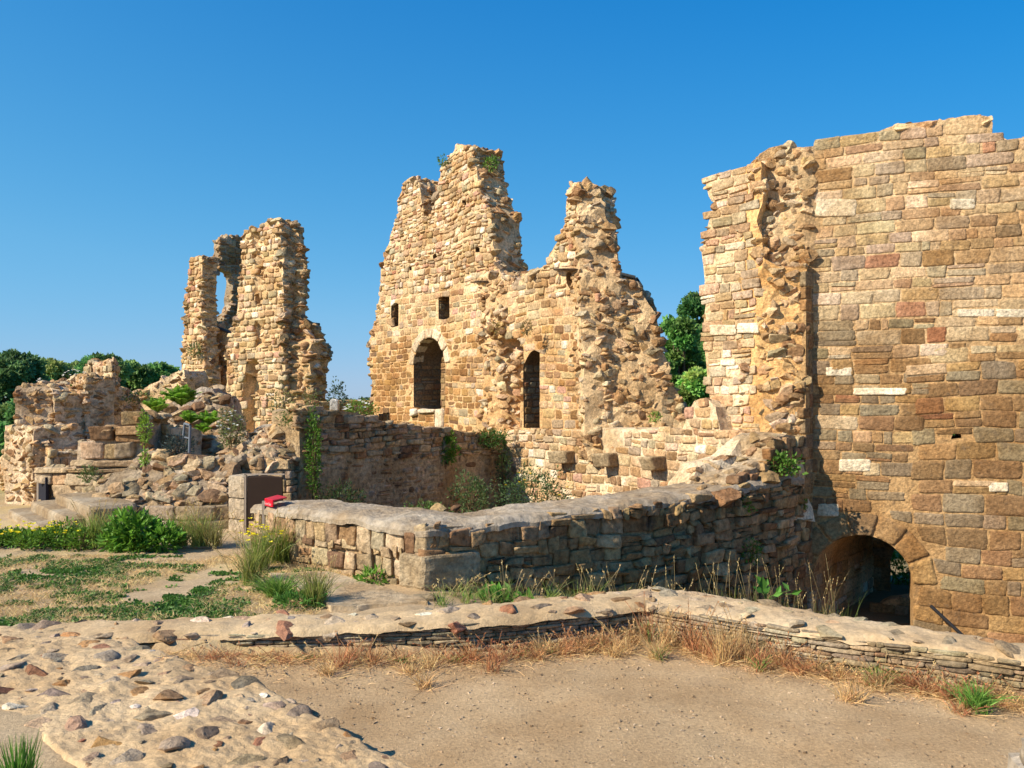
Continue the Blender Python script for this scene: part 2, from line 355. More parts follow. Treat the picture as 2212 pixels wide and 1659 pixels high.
def ruin(acc, path, poly, thick, specs, rng, holes=(), cell=.12, relief=None, amp=.02, mort=MORT, core_zones=(), edge=None, T_edge=R_mid, edge_pal='core',
         recess=0.0, edge_amp=.06, snap=True, nfreq=3., endsz=None, holeclip=True, zonecol=None, edge_ok=None, sidecol=None):
    """a masonry wall: mortar body + laid stones + broken core. poly / holes in (u,z)."""
    rel = relief if relief is not None else (lambda u, z: np.zeros(len(u)))
    lo = poly.min(0)-cell; hi = poly.max(0)+cell
    nu = int((hi[0]-lo[0])/cell)+1; nz = int((hi[1]-lo[1])/cell)+1
    cu = lo[0]+(np.arange(nu)+.5)*cell; cz = lo[1]+(np.arange(nz)+.5)*cell
    cc = np.stack(np.meshgrid(cu, cz, indexing='ij'), -1).reshape(-1, 2)
    m = inside(poly, cc)
    for h in holes: m &= ~inside(h, cc)
    m = m.reshape(nu, nz)
    gu = lo[0]+np.arange(nu+1)*cell; gz = lo[1]+np.arange(nz+1)*cell
    g = np.stack(np.meshgrid(gu, gz, indexing='ij'), -1).reshape(-1, 2).copy()
    if snap:
        for pl in [poly]+list(holes):
            d, nn = nearest(pl, g); k = d < cell*.72; g[k] = nn[k]
    gid = np.arange(len(g)).reshape(nu+1, nz+1)
    mp = np.pad(m, 1)
    def amps(u, z):
        a = np.full(len(u), amp)
        for zc in core_zones:
            a = np.where(inside(zc['poly'], np.stack([u, z], 1)), zc.get('amp', .08), a)
        return a
    zcs = core_zones
    def recf(u, z):
        a = np.full(len(u), recess)
        for zc in zcs:
            a = np.where(inside(zc['poly'], np.stack([u, z], 1)), zc.get('recess', recess), a)
        return a
    def surf(u, z, back):      # positions
        d = rel(u, z)-recf(u, z) if not back else np.full(len(u), -thick)
        p = path.map(u, z, d); a = amps(u, z) if not back else np.full(len(u), amp)
        return p, a
    def disp(p, a):
        s = np.stack([fbm(p*nfreq+40*j, 71+j, 4, .6) for j in range(3)], 1); return p+s*a[:, None]
    # front / back sheets
    cells = np.argwhere(m)
    i, j = cells[:, 0], cells[:, 1]
    Qf = np.stack([gid[i, j], gid[i+1, j], gid[i+1, j+1], gid[i, j+1]], 1)
    used, inv = np.unique(Qf, return_inverse=True); Qn = inv.reshape(-1, 4)
    bn = np.zeros((nu+1, nz+1), bool)   # boundary nodes
    cnt = mp[:-1, :-1].astype(int)+mp[1:, :-1]+mp[:-1, 1:]+mp[1:, 1:]; bn = (cnt > 0) & (cnt < 4)
    bnf = bn.ravel()[used]
    def mcol(p, z=None):
        c = np.array(mort)[None]*(1+.14*fbm(p*1.7, 5, 3)[:, None])
        if zonecol is not None: c = zonecol(p, c)
        return c
    uf, zf = g[used, 0], g[used, 1]
    hd = np.full(len(g), 9.)
    for h_ in holes: hd = np.minimum(hd, nearest(h_, g)[0])
    nearh = hd < cell*1.1
    def ea(a, k): return np.where(nearh[k], .008, np.maximum(a, edge_amp))
    pf, af = surf(uf, zf, False); pf = disp(pf, np.where(bnf, ea(af, used), af)); acc.add(pf, mcol(pf), q=Qn)
    pb, ab = surf(uf, zf, True); pb = disp(pb, np.where(bnf, ea(ab, used), ab)); acc.add(pb, mcol(pb), q=Qn[:, ::-1])
    # boundary sides
    E = []
    for (di, dj, a, b) in ((-1, 0, (0, 0), (0, 1)), (1, 0, (1, 1), (1, 0)), (0, -1, (1, 0), (0, 0)), (0, 1, (0, 1), (1, 1))):
        nb = mp[1+di:nu+1+di, 1+dj:nz+1+dj]; e = np.argwhere(m & ~nb)
        E.append(np.stack([gid[e[:, 0]+a[0], e[:, 1]+a[1]], gid[e[:, 0]+b[0], e[:, 1]+b[1]]], 1))
    E = np.concatenate(E)
    K = max(1, int(round(thick/cell)))
    uu, zz = g[E, 0], g[E, 1]                      # (n,2)
    n = len(E); f = np.linspace(0, 1, K+1)
    pA, aA = surf(uu.ravel(), zz.ravel(), False); pB, aB = surf(uu.ravel(), zz.ravel(), True)
    aA = ea(aA, E.ravel()); aB = ea(aB, E.ravel())
    V = pA[:, None]*(1-f)[None, :, None]+pB[:, None]*f[None, :, None]; AA = aA[:, None]*(1-f)+aB[:, None]*f
    V = disp(V.reshape(-1, 3), AA.ravel()).reshape(n, 2, K+1, 3)
    vid = np.arange(n*2*(K+1)).reshape(n, 2, K+1)
    Qe = np.stack([vid[:, 0, :-1], vid[:, 0, 1:], vid[:, 1, 1:], vid[:, 1, :-1]], -1).reshape(-1, 4)
    ve = V.reshape(-1, 3); ce = mcol(ve)
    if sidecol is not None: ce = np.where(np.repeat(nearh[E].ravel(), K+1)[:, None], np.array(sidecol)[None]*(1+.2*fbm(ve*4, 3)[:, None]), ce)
    acc.add(ve, ce, q=Qe)
    # broken edges: rocks
    if edge:
        a, b, c_ = V[:, 0, :-1], V[:, 1, :-1], V[:, 0, 1:]
        ctr = (V[:, 0, :-1]+V[:, 1, 1:])/2; nn = np.cross(c_-a, b-a); area = np.linalg.norm(nn, axis=-1); nn = nn/np.maximum(area, 1e-9)[..., None]
        # outward: away from the cell centre
        dirs = np.stack([uu.mean(1), zz.mean(1)], 1)
        ctr, nn, area = ctr.reshape(-1, 3), nn.reshape(-1, 3), area.ravel()
        ze = np.repeat(zz.mean(1), K); ue = np.repeat(uu.mean(1), K)
        # side orientation from the grid neighbour
        S = []
        for (di, dj) in ((-1, 0), (1, 0), (0, -1), (0, 1)):
            nb = mp[1+di:nu+1+di, 1+dj:nz+1+dj]; S += [(di, dj)]*int((m & ~nb).sum())
        S = np.repeat(np.array(S, float), K, 0); tt = path.t[path.seg(ue)]
        out = np.stack([tt[:, 0]*S[:, 0], tt[:, 1]*S[:, 0], S[:, 1]], 1)
        nn = out*.8+nn*np.sign((nn*out).sum(1, keepdims=True)+1e-9)*.2; nn /= np.linalg.norm(nn, axis=1)[:, None]
        dens, size = edge
        ok = ~((S[:, 1] < 0) & (ze < lo[1]+2.5*cell))
        ok &= rng.random(len(ctr)) < dens*area
        ok &= ~np.repeat(nearh[E].all(1), K)
        if edge_ok is not None: ok &= edge_ok(ue, ze)
        put_rocks(acc, ctr[ok], nn[ok], size, rng, T_edge, edge_pal, sink=.38, flat=(.4, .72))
    # laid stones
    for sp in specs:
        pl = sp.get('poly', poly)
        q = courses(pl, sp['h'], sp['w'], rng, sp.get('jit', .012), sp.get('gap', .012), sp.get('wav', .03), sp.get('split', .12))
        c = q.mean(1); k = inside(pl, c) & inside(poly, c)
        for h in holes: k &= ~inside(h, c)
        for zc in core_zones:
            if not zc.get('keep'): k &= ~inside(zc['poly'], c)
        for ex in sp.get('exclude', ()): k &= ~inside(ex, c)
        if sp.get('miss'): k &= rng.random(len(q)) > sp['miss']
        q = q[k]
        if len(q) and holeclip:
            for h in list(holes)+list(sp.get('clip', ())):
                fl = q.reshape(-1, 2); ins = inside(h, fl); d, nn = nearest(h, fl); fl[ins] = nn[ins]; q = fl.reshape(-1, 4, 2)
        col = None
        if sp.get('pal2'):
            cA = cols(sp['pal'], len(q), rng); cB = cols(sp['pal2'], len(q), rng); cm = q.mean(1)
            w = sp['mix'](cm[:, 0], cm[:, 1]); col = np.where((rng.random(len(q)) < w)[:, None], cB, cA)
        put_quads(acc, path, q, rng, sp.get('T', T_mid), sp['pal'], sp.get('dF', (.01, .03)), -.08, rel, colors=col)
    for zc in core_zones:
        pl = zc['poly']; l2 = pl.min(0); h2 = pl.max(0); ar = (h2-l2).prod(); n = int(ar*zc['dens'])
        if n == 0: continue
        s = l2+rng.random((n, 2))*(h2-l2); s = s[inside(pl, s) & inside(poly, s)]
        for h in holes: s = s[~inside(h, s)]
        p, a = surf(s[:, 0], s[:, 1], False); p = disp(p, a)
        nn = path.nrm(s[:, 0]); nn = nn/np.linalg.norm(nn, axis=1)[:, None]; nn = np.concatenate([nn, np.full((len(nn), 1), .15)], 1)
        put_rocks(acc, p, nn/np.linalg.norm(nn, axis=1)[:, None], zc['size'], rng, zc.get('T', R_mid), zc.get('pal', 'core'), sink=zc.get('sink', .3), flat=zc.get('flat', (.3, .55)))
def bf(acc, pts, z0, z1, col, bev=.01, seg=None, rng=None, rough=.01):
    """block with a quadrilateral plan (4 xy points ccw)"""
    V, Q = cube(4 if seg is None else seg); ln = (np.abs(V)**14).sum(1)**(1/14); v = V/ln[:, None]
    v = v+rough*np.stack([fbm(V*2.3+7*j+pts[0][0], 3+j, 2) for j in range(3)], 1)
    a = (v[:, :1]+1)/2; b = (v[:, 1:2]+1)/2; p = np.array(pts, float)
    xy = (p[0]*(1-a)+p[1]*a)*(1-b)+(p[3]*(1-a)+p[2]*a)*b
    z = z0+(z1-z0)*(v[:, 2]+1)/2
    acc.add(np.concatenate([xy, z[:, None]], 1), col, q=Q, smooth=False)
def box(acc, c, s, rz=0., col=(.5, .5, .5), rx=0.):
    V = np.array([[x, y, z] for x in (-1, 1) for y in (-1, 1) for z in (-1, 1)], float)*np.array(s)/2
    cr, sr = math.cos(rx), math.sin(rx); V = V@np.array([[1, 0, 0], [0, cr, sr], [0, -sr, cr]])
    c_, s_ = math.cos(rz), math.sin(rz); V = V@np.array([[c_, s_, 0], [-s_, c_, 0], [0, 0, 1]])
    Q = [[0, 1, 3, 2], [4, 6, 7, 5], [0, 4, 5, 1], [2, 3, 7, 6], [0, 2, 6, 4], [1, 5, 7, 3]]
    acc.add(V+np.array(c), col, q=Q)
def tube(acc, pts, rad, col, n=6):
    pts = np.array(pts, float); rad = np.broadcast_to(rad, (len(pts),))
    t = np.gradient(pts, axis=0); t /= np.linalg.norm(t, axis=1)[:, None]
    up = np.where(np.abs(t[:, 2:]) > .9, [[1., 0, 0]], [[0, 0, 1.]]); a = np.cross(t, up); a /= np.linalg.norm(a, axis=1)[:, None]; b = np.cross(t, a)
    th = np.arange(n)*2*math.pi/n
    V = pts[:, None]+rad[:, None, None]*(a[:, None]*np.cos(th)[None, :, None]+b[:, None]*np.sin(th)[None, :, None])
    i = np.arange(len(pts)-1)[:, None]*n; j = np.arange(n)[None]; j2 = (j+1) % n
    Q = np.stack([i+j, i+j2, i+n+j2, i+n+j], -1).reshape(-1, 4)
    acc.add(V.reshape(-1, 3), col, q=Q, smooth=True)
R = np.random.default_rng
def off(path, d):                        # path moved along its outward normal
    return Path(path.p+path.vn*d)
def arc_poly(uc, zs, r, zb, n=14):
    a = np.linspace(math.pi, 0, n); return np.array([(uc-r, zb)]+[(uc+r*math.cos(t), zs+r*math.sin(t)) for t in a]+[(uc+r, zb)])
def ring(uc, zs, r0, r1, n, a0=0, a1=math.pi, gap=.012):
    q = []; A = np.linspace(a1, a0, n+1)
    for k in range(n):
        x, y = A[k]-gap/r1, A[k+1]+gap/r1
        f = lambda a, r: (uc+r*math.cos(a), zs+r*math.sin(a))
        q.append([f(x, r0), f(y, r0), f(y, r1), f(x, r1)])
    return np.array(q)
def Q1(path, pts): return path.poly(pts)[None]

# ======================================================= great wall on the right (A face + B return)
L = Path([(-3.41, 20.5), (-3.41+.594*14, 20.5-.804*14)])           # long line: gable wall, lower wall, return of the great wall
A = Path([(4.10-.92*1.3, 11.5+.386*1.3), (4.10+.92*4.2, 11.5-.386*4.2)])
tw = thing('castle_wall', 'tallest sunlit ashlar wall with a stub of broken core, filling the right side', 'castle wall', (4.1, 11.5, -1))
pA = A.poly([(1600, 1500), (1600, 372), (1640, 335), (1665, 322), (1688, 312), (1700, 322), (1740, 322), (1762, 318), (1800, 304), (1838, 296), (1870, 292), (1905, 282), (1940, 270), (1990, 264), (2040, 258), (2100, 252), (2135, 254), (2146, 268), (2140, 302), (2175, 300), (2212, 296), (2300, 300), (2400, 300), (2400, 1560)])
uc = A.uz(1862, 1262)[0]; r = A.uz(1972, 1262)[0]-uc; zs = A.uz(1862, 1155)[1]-r
gate = arc_poly(uc, zs, r, -2.0)
core_A = A.poly([(1560, 1560), (1560, 250), (1700, 250), (1752, 300), (1752, 420), (1746, 560), (1730, 575), (1730, 1560)])
zA0, zA1 = A.uz(1900, 840)[1], A.uz(1900, 620)[1]
rgi = R(21)
acc = Acc()
ro = ring(uc, zs, r+.005, r+.30, 7, 0, math.pi)
arcx = arc_poly(uc, zs, r+.31, zs-.0)
lowmix = lambda u, z: np.clip((zA1-z+.35*(u-1.5-1.3)*.5)/(zA1-zA0), .04, .95)
# a bigger-block zone to the lower right, smaller coursing upper left
zbig = A.poly([(2000, 760), (2400, 700), (2400, 1560), (1757, 1560), (1757, 1130), (1960, 1080)])
def zc_A(p, c):
    w = ss(zA1+.5, zA0-.4, p[:, 2])[:, None]; return c*(1-w)*np.array((.88, .86, .84))+np.array((.46, .285, .13))*w*(1+.2*fbm(p*2, 8)[:, None])
ruin(acc, A, pA, 1.0, [
    dict(poly=pA, h=(.115, .20), w=(.17, .46), pal='A', pal2='Alow', mix=lowmix, T=T_fine, dF=(.006, .015), jit=.014, gap=.010, exclude=(zbig, arcx), clip=(arcx,), wav=.035, split=.16),
    dict(poly=zbig, h=(.17, .25), w=(.22, .46), pal='A', pal2='Alow', mix=lowmix, T=T_fine, dF=(.006, .016), jit=.016, gap=.010, exclude=(arcx,), clip=(arcx,), wav=.04)],
    rgi, holes=(gate, A.poly([(2048, 936), (2066, 931), (2083, 938), (2076, 951), (2056, 950)])), cell=.11, amp=.005, recess=.0, core_zones=[dict(poly=core_A, dens=75, size=(.05, .17), amp=.10, recess=-.03, T=R_fine, sink=.35, flat=(.45, .85))],
    edge=(26, (.05, .17)), zonecol=zc_A, T_edge=R_fine, nfreq=2.2)
put_quads(acc, A, ro, rgi, T_fine, 'Alow', (.02, .035), -.3, colors=cols('A', len(ro), rgi)*np.array([.8, .7, .55]))
# a few pale replacement stones
white = [(1762, 430, 1850, 468), (1765, 1088, 1812, 1115), (1812, 992, 1880, 1018), (1843, 838, 1958, 853), (2068, 668, 2148, 684), (2052, 430, 2106, 452), (1785, 793, 1840, 812), (2136, 1042, 2178, 1062), (2152, 668, 2230, 686)]
qw = np.concatenate([Q1(A, [(a, d), (c, d), (c, b), (a, b)]) for a, b, c, d in white])
put_quads(acc, A, qw, rgi, T_fine, 'A', (.018, .022), -.05, colors=np.array([(.74, .63, .46)]*len(qw))*rgi.uniform(.8, 1.08, (len(qw), 1)))
acc.build('ashlar_face', M_stone, tw)
# small dark hole below the middle of the face, iron pin row is left to the handrail
acc = Acc(); rgi = R(22)
LB = Path([(3.36-.594*1.6, 11.6+.804*1.6), (3.36, 11.6), (3.96, 11.40)])
Bx = lambda *p: LB.poly(p)
pB = Bx((1521, 1000), (1534, 870), (1530, 840), (1524, 760), (1519, 700), (1527, 640), (1518, 560), (1516, 545), (1530, 480), (1545, 440), (1532, 430), (1522, 385), (1600, 362), (1645, 352), (1652, 420), (1640, 470), (1648, 560), (1690, 575), (1742, 572), (1742, 1560), (1500, 1560))
coreB = Bx((1636, 975), (1640, 740), (1650, 600), (1632, 560), (1632, 470), (1642, 420), (1622, 395), (1640, 330), (1800, 330), (1800, 560), (1732, 580), (1732, 975))
ruin(acc, LB, pB, .55, [dict(poly=pB, h=(.10, .165), w=(.13, .32), pal='B', T=T_fine, dF=(.006, .03), jit=.018, gap=.016, exclude=(Bx((1726, 572), (1800, 572), (1800, 1300), (1726, 1300)),))], rgi, cell=.1, amp=.015, mort=(.68, .50, .30),
     core_zones=[dict(poly=coreB, dens=85, size=(.05, .17), amp=.10, recess=-.02, T=R_fine, sink=.35, flat=(.45, .85))], edge=(22, (.05, .14)), T_edge=R_fine, edge_ok=lambda u, z: ~((u > LB.uz(1725, 700)[0]) & (z < LB.uz(1740, 575)[1]-.05)), edge_amp=.02,
     zonecol=lambda p, c: c*np.where((p[:, 0] > 3.2)[:, None], np.array([[1.02, .86, .62]]), 1.0))
qw = np.concatenate([Q1(LB, [(a, d), (c, d), (c, b), (a, b)]) for a, b, c, d in [(1536, 702, 1592, 724), (1594, 698, 1640, 720)]])
put_quads(acc, LB, qw, rgi, T_fine, 'A', (.03, .04), -.05, colors=np.array([(.82, .70, .52)]*len(qw)))
acc.build('return_wall', M_stone, tw)
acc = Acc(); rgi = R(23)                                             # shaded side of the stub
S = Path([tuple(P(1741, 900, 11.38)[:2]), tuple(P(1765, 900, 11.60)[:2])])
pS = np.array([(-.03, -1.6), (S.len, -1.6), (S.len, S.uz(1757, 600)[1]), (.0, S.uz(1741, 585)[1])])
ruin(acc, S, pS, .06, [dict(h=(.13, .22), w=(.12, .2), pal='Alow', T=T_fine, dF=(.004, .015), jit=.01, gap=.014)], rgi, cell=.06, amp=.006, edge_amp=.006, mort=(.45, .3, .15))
acc.build('stub_side', M_stone, tw)
# vaulted passage behind the gate
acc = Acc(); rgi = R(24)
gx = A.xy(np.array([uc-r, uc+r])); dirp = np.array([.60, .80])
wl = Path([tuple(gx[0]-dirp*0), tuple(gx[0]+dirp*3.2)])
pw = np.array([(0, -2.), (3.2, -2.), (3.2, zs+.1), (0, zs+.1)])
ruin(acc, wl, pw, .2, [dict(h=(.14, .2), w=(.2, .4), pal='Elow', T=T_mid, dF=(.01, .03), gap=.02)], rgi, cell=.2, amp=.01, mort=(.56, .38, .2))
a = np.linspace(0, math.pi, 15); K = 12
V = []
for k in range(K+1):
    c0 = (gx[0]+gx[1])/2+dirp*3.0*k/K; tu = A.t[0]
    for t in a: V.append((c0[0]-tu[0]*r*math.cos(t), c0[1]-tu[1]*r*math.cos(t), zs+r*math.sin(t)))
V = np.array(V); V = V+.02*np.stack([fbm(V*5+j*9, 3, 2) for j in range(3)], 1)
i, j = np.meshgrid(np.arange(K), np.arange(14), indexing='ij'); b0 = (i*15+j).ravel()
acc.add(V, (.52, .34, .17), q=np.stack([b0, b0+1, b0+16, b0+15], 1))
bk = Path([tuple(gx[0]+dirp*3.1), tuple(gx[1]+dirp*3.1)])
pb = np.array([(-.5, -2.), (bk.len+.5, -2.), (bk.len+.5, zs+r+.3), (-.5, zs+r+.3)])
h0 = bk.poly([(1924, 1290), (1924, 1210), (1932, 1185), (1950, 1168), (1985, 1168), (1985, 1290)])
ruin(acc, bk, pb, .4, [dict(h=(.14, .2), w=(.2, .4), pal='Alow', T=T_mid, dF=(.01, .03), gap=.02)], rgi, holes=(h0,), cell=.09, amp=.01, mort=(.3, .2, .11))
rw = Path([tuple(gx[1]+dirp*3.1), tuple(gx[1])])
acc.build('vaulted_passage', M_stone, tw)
acc = Acc(); lp = Path([tuple(P(1888, 1300, 12.6)[:2]), tuple(P(2030, 1300, 12.2)[:2])])
pl_ = lp.poly([(1884, 1420), (1884, 1335), (1896, 1312), (1920, 1295), (1970, 1290), (2030, 1290), (2030, 1420)])
ruin(acc, lp, pl_, .3, [dict(h=(.1, .2), w=(.2, .4), pal='A', T=T_fine, dF=(.01, .04))], R(25), cell=.08, amp=.03)
acc.build('inner_footing', M_stone, tw)

# ======================================================= gable ruin in the middle
gb = thing('gable_ruin', 'sunlit gable ruin with two jagged peaks and a round-arched niche, in the middle', 'castle ruin', (-.1, 16, -.5))
acc = Acc(); rgi = R(31)
pE = L.poly([(803, 990), (803, 870), (804, 825), (796, 775), (797, 745), (812, 690), (822, 640), (825, 580), (838, 540), (850, 495), (858, 455), (866, 420), (880, 390), (900, 385), (908, 396), (912, 420),
    (916, 450), (916, 470), (934, 466), (946, 405), (950, 375), (958, 350), (975, 330), (986, 316), (1002, 314), (1020, 322), (1030, 370), (1036, 409), (1048, 440), (1060, 462), (1063, 521), (1072, 576), (1084, 592), (1104, 598), (1112, 610),
    (1118, 618), (1124, 600), (1150, 586), (1180, 576), (1184, 556), (1204, 524), (1213, 495), (1222, 480), (1230, 450), (1229, 418), (1234, 402), (1252, 396), (1261, 446), (1268, 521), (1274, 576), (1286, 642), (1299, 767), (1307, 871), (1310, 990)])
uE = L.uz(927, 800)[0]; rE = (L.uz(962, 800)[0]-L.uz(893, 800)[0])/2; zE = L.uz(927, 729)[1]-rE; zb = L.uz(927, 884)[1]
arch = arc_poly(uE, zE, rE, zb)
w1 = L.poly([(845, 708), (845, 656), (861, 653), (861, 704)]); w2 = L.poly([(947, 692), (947, 642), (971, 638), (971, 688)])
w3 = L.poly([(1131, 925), (1130, 790), (1140, 770), (1149, 757), (1166, 756), (1166, 925)])
w4 = L.poly([(1226, 622), (1222, 596), (1226, 585), (1256, 584), (1256, 618), (1240, 626)])
ph = [L.poly([(a, b+d), (a, b), (a+c, b), (a+c, b+d)]) for a, b, c, d in [(998, 430, 9, 14), (1027, 532, 9, 13), (935, 546, 9, 13), (884, 575, 7, 9)]]
zoneR = L.poly([(1042, 930), (1034, 900), (1060, 800), (1038, 760), (1045, 700), (1040, 640), (1042, 600), (1062, 596), (1078, 600), (1094, 640), (1096, 700), (1092, 735), (1120, 735), (1126, 760), (1122, 930)])
low = L.poly([(700, 990), (760, 640), (840, 635), (960, 620), (1120, 600), (1180, 640), (1400, 640), (1400, 990)])
arx = arc_poly(uE, zE, rE+.22, zE)
hz = [L.poly([(905, 915), (905, 895), (945, 893), (945, 915)])]
def relE(u, z):
    d = np.zeros(len(u)); k = inside(zoneR, np.stack([u, z], 1)); zz = L.uz(1090, 735)[1]
    ua = L.uz(1072, 850)[0]; ub = L.uz(1118, 850)[0]; return np.where(k & (z < zz), -.52*ss(ua, ub, u+.12*vn(np.stack([u*0, z*2.5, z*0], 1), 4)), d)
zlow = L.uz(900, 735)[1]; uw = L.uz(1010, 800)[0]
mixE = lambda u, z: np.clip((zlow-z)*1.6+.5, .0, 1)*(.25+.75*ss(uw+.5, uw-.7, u))
def zcE(p, c):
    w = (ss(zlow+.6, zlow-.6, p[:, 2])*.6)[:, None]; return c*(1-w)+np.array(MORT_O)*w
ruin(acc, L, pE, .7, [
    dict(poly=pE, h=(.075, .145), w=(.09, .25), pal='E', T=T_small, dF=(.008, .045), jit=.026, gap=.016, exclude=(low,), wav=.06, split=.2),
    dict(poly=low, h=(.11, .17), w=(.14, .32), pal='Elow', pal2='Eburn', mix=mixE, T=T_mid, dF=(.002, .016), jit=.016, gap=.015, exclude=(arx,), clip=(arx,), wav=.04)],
    rgi, sidecol=(.20, .13, .07), holes=[arch, w1, w2, w3, w4]+ph, cell=.10, relief=relE, amp=.015, zonecol=zcE,  # reveals of the openings painted dark brown, shade put into the colour
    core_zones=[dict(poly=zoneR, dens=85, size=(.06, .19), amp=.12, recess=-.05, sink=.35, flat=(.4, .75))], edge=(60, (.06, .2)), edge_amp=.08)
inw = np.array([.804, .594])
for uj, za, zb_ in [(uE-rE, zb, zE+.25), (w1[0][0], w1[0][1], w1[1][1]), (w2[0][0], w2[0][1], w2[1][1]), (w3[0][0], w3[0][1], L.uz(1140, 772)[1])]:
    p0 = L.xy(np.array([uj]))[0]+inw*.03; jp = Path([tuple(p0), tuple(p0+inw*.68)]); pj = np.array([(0, za), (.68, za), (.68, zb_), (0, zb_)])
    q = courses(pj, (.10, .17), (.14, .3), rgi, .012, .018, .02, .1); c = q.mean(1); q = q[inside(pj, c)]; q[..., 0] = np.clip(q[..., 0], .0, .68); q[..., 1] = np.clip(q[..., 1], za, zb_)
    put_quads(acc, jp, q, rgi, T_mid, 'Alow', (.004, .02), -.05)  # jamb stones take a darker palette so the openings read as shaded
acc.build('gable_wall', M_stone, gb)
acc = Acc(); rq = ring(uE, zE, rE+.005, rE+.21, 7, .12, math.pi-.12)
put_quads(acc, L, rq, R(5), T_fine, 'A', (.025, .035), -.25, colors=np.array([(.66, .53, .37)]*len(rq))*R(6).uniform(.85, 1.12, (len(rq), 1)))
acc.build('arch_ring', M_stone, gb)
acc = Acc()
put_quads(acc, L, np.concatenate([Q1(L, [(889, 900), (903, 897), (903, 882), (889, 883)]), Q1(L, [(904, 893), (942, 891), (942, 884), (904, 884)]), Q1(L, [(943, 926), (960, 924), (960, 881), (943, 883)])]), R(7), T_mid, 'A', (.06, .09), -.3, colors=np.array([(.72, .60, .45)]*3))
acc.build('window_sill', M_stone, gb)
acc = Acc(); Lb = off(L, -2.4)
ruin(acc, Lb, Lb.poly([(815, 960), (835, 620), (1190, 620), (1200, 960)]), .4, [dict(h=(.12, .18), w=(.16, .36), pal='dark', T=T_mid, dF=(.01, .04), gap=.02)], R(32), cell=.2, amp=.03, mort=(.2, .13, .07))  # dark stones and mortar stand in for shadow inside the niche
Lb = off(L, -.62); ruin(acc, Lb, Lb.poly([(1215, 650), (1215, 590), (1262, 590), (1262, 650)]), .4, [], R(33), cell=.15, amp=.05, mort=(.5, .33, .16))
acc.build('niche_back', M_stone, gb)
for (a, b, c, d) in [(1205, 581, 1258, 586), (1036, 607, 1062, 612)]:
    acc = Acc(); put_quads(acc, L, Q1(L, [(a, d), (c, d), (c, b), (a, b)]), R(8), T_mid, 'A', (.14, .16), -.3, colors=np.array([(.20, .15, .11)])); acc.build('slate_lintel', M_stone, gb)
# broken core on the right
acc = Acc(); rgi = R(34)
Fp = Path([(1.20, 13.93), (3.2, 14.12)])
pF = Fp.poly([(1262, 990), (1252, 600), (1250, 400), (1262, 383), (1272, 380), (1296, 386), (1304, 400), (1306, 424), (1316, 430), (1318, 462), (1328, 500), (1337, 505), (1330, 530), (1342, 536), (1336, 560), (1342, 586), (1340, 600),
    (1360, 606), (1376, 612), (1388, 632), (1400, 650), (1408, 668), (1416, 690), (1426, 706), (1430, 735), (1440, 770), (1446, 800), (1440, 815), (1452, 832), (1462, 842), (1466, 868), (1476, 888), (1473, 935), (1473, 1000)])
zf = Fp.uz(1400, 930)[1]
relF = lambda u, z: -.12*(z-zf-1.6)
ruin(acc, Fp, pF, 1.1, [], rgi, cell=.11, relief=relF, amp=.10, mort=(.64, .46, .26), core_zones=[dict(poly=pF, dens=62, size=(.05, .17), amp=.12, T=R_mid, sink=.42, flat=(.45, .8))], edge=(40, (.05, .16)), edge_amp=.08, nfreq=3)
acc.build('broken_core', M_stone, gb)
acc = Acc(); bp = Path([tuple(P(1330, 600, 16.5)[:2]), tuple(P(1385, 600, 16.3)[:2]), tuple(P(1428, 650, 16.8)[:2]), tuple(P(1432, 650, 17.6)[:2])])
pk = bp.poly([(1325, 900), (1325, 592), (1345, 591), (1372, 600), (1385, 622), (1400, 632), (1412, 650), (1418, 690), (1428, 735), (1430, 900)])
ruin(acc, bp, pk, .7, [dict(h=(.1, .16), w=(.14, .3), pal='dark', T=T_small, dF=(.01, .04))], R(35), cell=.12, amp=.05, mort=(.36, .28, .2), edge=(20, (.06, .14)))
for a, b in (((1335, 590), (1372, 599)), ((1374, 601), (1386, 620))):
    p0 = P(*a, 16.4); p1 = P(*b, 16.3); tube(acc, [p0, p1], .035, (.05, .055, .06))
acc.build('rear_turret', M_stone, gb)
# lower wall on the same line
acc = Acc(); Lc = off(L, .1); rgi = R(36)
pC = Lc.poly([(1094, 1180), (1094, 930), (1130, 929), (1200, 930), (1285, 930), (1296, 928), (1400, 928), (1472, 927), (1479, 905), (1484, 888), (1500, 866), (1526, 862), (1545, 880), (1560, 935), (1600, 936), (1650, 962), (1685, 1010), (1690, 1300), (1500, 1220)])
mxc = Lc.poly([(1590, 1120), (1590, 960), (1620, 930), (1690, 930), (1690, 1120)])
ruin(acc, Lc, pC, .5, [dict(poly=pC, h=(.11, .18), w=(.12, .28), pal='Cc', T=T_mid, dF=(.005, .028), jit=.02, gap=.016, wav=.04, exclude=(mxc,))], rgi, cell=.11, amp=.015, mort=(.66, .51, .33),
     core_zones=[dict(poly=mxc, dens=30, size=(.07, .18), amp=.05, recess=-.02, T=R_fine, sink=.4)], edge=(3, (.05, .1)))
qt = [Q1(Lc, [(a, b+c), (a+d, b+c), (a+d, b), (a, b)]) for a, b, c, d in [(1385, 929, 26, 30), (1416, 929, 30, 34), (1300, 930, 20, 40)]]
acc.build('lower_wall', M_stone, gb)
acc = Acc(); fo = Path([tuple(P(1300, 930, 13.75)[:2]), tuple(P(1478, 930, 12.75)[:2])])
V0 = [P(1298, 930, 13.7), P(1474, 929, 12.45), P(1476, 922, 13.9), P(1300, 924, 14.4)]
bf(acc, [v[:2] for v in V0], .9, Lc.uz(1385, 928)[1]+.01, (.62, .50, .34), rough=.02, seg=8)
acc.build('ledge_top', M_cap, gb)
